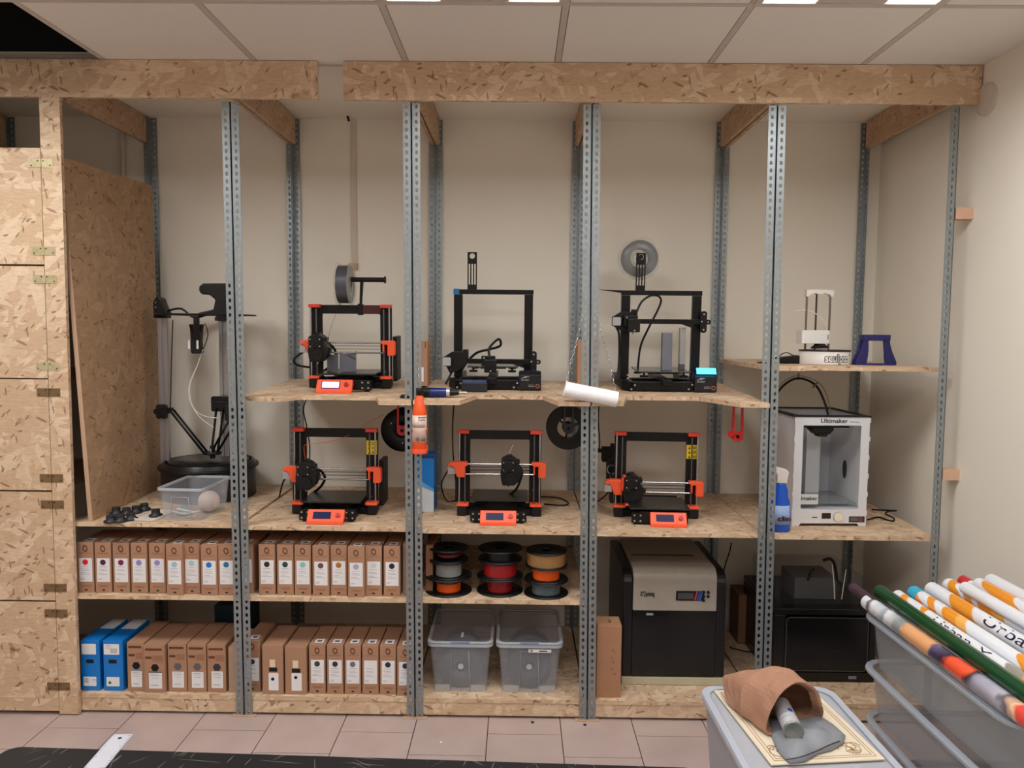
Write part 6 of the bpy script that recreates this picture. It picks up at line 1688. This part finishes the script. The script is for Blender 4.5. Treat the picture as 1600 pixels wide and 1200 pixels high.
def photo_mat():
    m = bpy.data.materials.new('photo_poster'); m.use_nodes = True; nt = m.node_tree; b = nt.nodes['Principled BSDF']; L = nt.links.new; N = nt.nodes.new
    tc = N('ShaderNodeTexCoord'); sp = N('ShaderNodeSeparateXYZ'); L(tc.outputs['Object'], sp.inputs[0])
    nz = N('ShaderNodeTexNoise'); nz.inputs['Scale'].default_value = 14; nz.inputs['Detail'].default_value = 2; L(tc.outputs['Object'], nz.inputs['Vector'])
    s = N('ShaderNodeMath'); s.operation = 'MULTIPLY_ADD'; s.inputs[1].default_value = .14; L(nz.outputs['Fac'], s.inputs[0]); L(sp.outputs[2], s.inputs[2])
    k = N('ShaderNodeMath'); k.operation = 'MULTIPLY'; k.inputs[1].default_value = 1 / .98; L(s.outputs[0], k.inputs[0])
    st = [(0, (226, 228, 232)), (.10, (226, 228, 232)), (.115, (60, 50, 66)), (.14, (226, 228, 232)), (.20, (150, 164, 176)), (.215, (228, 230, 234)), (.29, (140, 150, 154)), (.33, (140, 148, 148)), (.345, (226, 168, 118)), (.47, (222, 162, 112)), (.485, (90, 84, 120)), (.53, (44, 34, 50)), (.56, (232, 84, 52)), (.63, (236, 90, 54)), (.65, (44, 34, 44)), (.69, (150, 146, 166)), (.78, (176, 176, 190)), (.80, (90, 84, 96)), (.84, (238, 196, 160)), (.86, (226, 76, 66)), (.96, (222, 66, 60)), (.97, (226, 226, 236))]
    c = ramp(nt, st, k.outputs[0]); L(c, b.inputs['Base Color']); b.inputs['Roughness'].default_value = .25; b.inputs['Coat Weight'].default_value = .4
    return m
WHT = mat('poster_white', (226, 230, 238), .25, var=.01, coat=.4)
def band_mat(name, stops, L_=.93, slant=1.2, amp=.05, base=(226, 230, 238)):
    # stops: (distance from the far end, colour); flat printed colours with slanted, wavy borders
    m = bpy.data.materials.new(name); m.use_nodes = True; nt = m.node_tree; b = nt.nodes['Principled BSDF']; L = nt.links.new; N = nt.nodes.new
    tc = N('ShaderNodeTexCoord'); sp = N('ShaderNodeSeparateXYZ'); L(tc.outputs['Object'], sp.inputs[0])
    nz = N('ShaderNodeTexNoise'); nz.inputs['Scale'].default_value = 16; nz.inputs['Detail'].default_value = 0; L(tc.outputs['Object'], nz.inputs['Vector'])
    a = N('ShaderNodeMath'); a.operation = 'MULTIPLY_ADD'; a.inputs[1].default_value = amp; L(nz.outputs['Fac'], a.inputs[0]); L(sp.outputs[2], a.inputs[2])
    a2 = N('ShaderNodeMath'); a2.operation = 'MULTIPLY_ADD'; a2.inputs[1].default_value = slant; L(sp.outputs[0], a2.inputs[0]); L(a.outputs[0], a2.inputs[2])
    k = N('ShaderNodeMath'); k.operation = 'MULTIPLY_ADD'; k.inputs[1].default_value = 1 / L_; k.inputs[2].default_value = -amp * .5 / L_; L(a2.outputs[0], k.inputs[0])
    st = [(0, stops[0][1])]; prev = stops[0][1]
    for d, c in stops[1:]:
        st += [(d / L_ - .003, prev), (d / L_, c)]; prev = c
    c = ramp(nt, st, k.outputs[0]); L(c, b.inputs['Base Color']); b.inputs['Roughness'].default_value = .22; b.inputs['Coat Weight'].default_value = .4
    return m
W0, O1, O2, G0 = (226, 230, 238), (232, 150, 44), (240, 178, 92), (150, 146, 136)
OR1 = band_mat('poster_a', [(0, W0), (.07, O1), (.10, W0), (.185, O1), (.215, W0), (.60, G0), (.66, O1), (.8, W0)])
OR2 = band_mat('poster_b', [(0, W0), (.03, O1), (.08, W0), (.12, O1), (.17, W0), (.22, O1), (.28, O2), (.33, W0), (.58, O1), (.7, W0)])
OR3 = band_mat('poster_c', [(0, W0), (.15, O1), (.27, W0), (.7, O1)])
OR4 = band_mat('poster_d', [(0, W0), (.04, O1), (.09, W0), (.12, O1), (.17, W0), (.21, O1), (.27, O2), (.33, W0)])
OR5 = band_mat('poster_e', [(0, W0), (.09, O1), (.26, W0)], slant=2.5)
GRN = mat('poster_green', (14, 66, 34), .2, var=.12, coat=.5); PRP = mat('poster_purple', (66, 46, 58), .3, coat=.3, var=.2); INKN = mat('poster_ink', (36, 30, 60), .4)
REDE = mat('poster_red', (196, 52, 58), .3); CYE = mat('poster_cyan', (60, 166, 204), .3)
def poster(far, z, R, m, lb, L=.9, yaw=0.0, cap=None, pitch=0.0, wordz=None, wtxt=None, wsize=.04, wlen=.22, stripe=None, roll=0.0):
    a = P(far[0], far[1], 'z', z)
    d = Vector((math.sin(yaw), -math.cos(yaw), -pitch)).normalized()
    t = thing('poster_tube', a, lb, 'rolled poster', 'rolled posters in the top box')
    q = d.to_track_quat('Z', 'X').to_matrix().to_4x4(); t.matrix_world = Matrix.Translation(a) @ q
    g = MB(); g.ring((0, 0, 0), (0, 0, L), R, R - .003, 32); body = g.build('rolled_sheet', m, t)
    g = MB(); vs = []; 
    for i in range(26):
        aa = .5 * i; rr = R - .004 - .0006 * i; vs.append((rr * math.cos(aa), rr * math.sin(aa)))
    n_ = len(vs); V = [(x, y, .004) for x, y in vs] + [(x, y, L - .003) for x, y in vs]
    g.add(V, [(i, i + 1, n_ + i + 1, n_ + i) for i in range(n_ - 1)], True); g.build('inner_roll', WHT, t)
    if cap:
        g = MB(); g.ring((0, 0, -.001), (0, 0, .05), R + .0008, R - .004, 32); g.build('coloured_end', cap, body)
    if stripe:
        g = MB(); z0, z1, mm = stripe; g.ring((0, 0, z0), (0, 0, z1), R + .0006, R, 32); g.build('colour_band', mm, body)
    if wtxt:
        # the word runs along the tube, on the side that faces up and to the viewer's left
        inv = q.to_3x3().inverted(); u = inv @ Vector((-.66, -.0, .75)); u.z = 0; u.normalize(); a0 = math.atan2(u.y, u.x) + roll
        side = inv @ Vector((0, 0, 1)); 
        vs, fs = text_mesh(wtxt, wsize); w = max(v[0] for v in vs); k = wlen / w; hgt = max(v[2] for v in vs)
        sgn = 1
        # top of the letters towards +x of the room (right), baseline towards the left
        tx = inv @ Vector((1, 0, 0)); tan = Vector((-math.sin(a0), math.cos(a0), 0)); sgn = 1 if tan.dot(tx) > 0 else -1
        out = []
        for x, y, zz in vs:
            aa = a0 + sgn * (zz - hgt / 2) / R; rr = R + .0008 - y * .3
            out.append((rr * math.cos(aa), rr * math.sin(aa), wordz + x * k))
        g = MB(); g.add(out, fs); g.build('poster_word', INKN, body)
    return t
R = .026
Z1 = ZR + R + .004
poster((1333, 919), Z1 + .010, .018, PRP, 'dark purple rolled poster, leftmost and partly beside the photo poster', .16, math.radians(1))
poster((1356, 941), Z1 + .002, .0245, photo_mat(), 'rolled photo poster with orange, red and grey picture, nearest to the left rim', .93, math.radians(2.0))
poster((1375, 924), Z1 + .033, .0225, GRN, 'dark green rolled poster', .95, math.radians(1.0))
poster((1403, 932), Z1 + .022, .022, OR1, 'white rolled poster with lettering, between the green and the cyan ended one', .93, math.radians(1.0), wtxt='Urban M', wordz=.235, wsize=.034, wlen=.27, roll=0.0)
poster((1428, 926), Z1 + .034, .0225, OR2, 'orange and white rolled poster with a cyan end', .93, math.radians(.5), cap=CYE)
poster((1456, 921), Z1 + .034, .026, OR3, 'white rolled poster with large lettering, right of the cyan ended one', .93, math.radians(1.0), wtxt='Urban', wordz=.31, wsize=.046, wlen=.23)
poster((1483, 914), Z1 + .040, .024, OR4, 'white and orange rolled poster left of the red ended one', .93, math.radians(.5))
poster((1505, 908), Z1 + .03, .02, WHT, 'white rolled poster with a red end', .93, 0, cap=REDE)
poster((1508, 918), Z1 + .072, .02, WHT, 'plain white rolled poster on top, right of the red ended one', .93, math.radians(.5))
poster((1530, 914), Z1 + .05, .025, OR5, 'white rolled poster with a single orange blob, second from the wall', .93, 0)
poster((1549, 908), Z1 + .05, .026, WHT, 'plain white rolled poster nearest to the right wall', .9, 0)
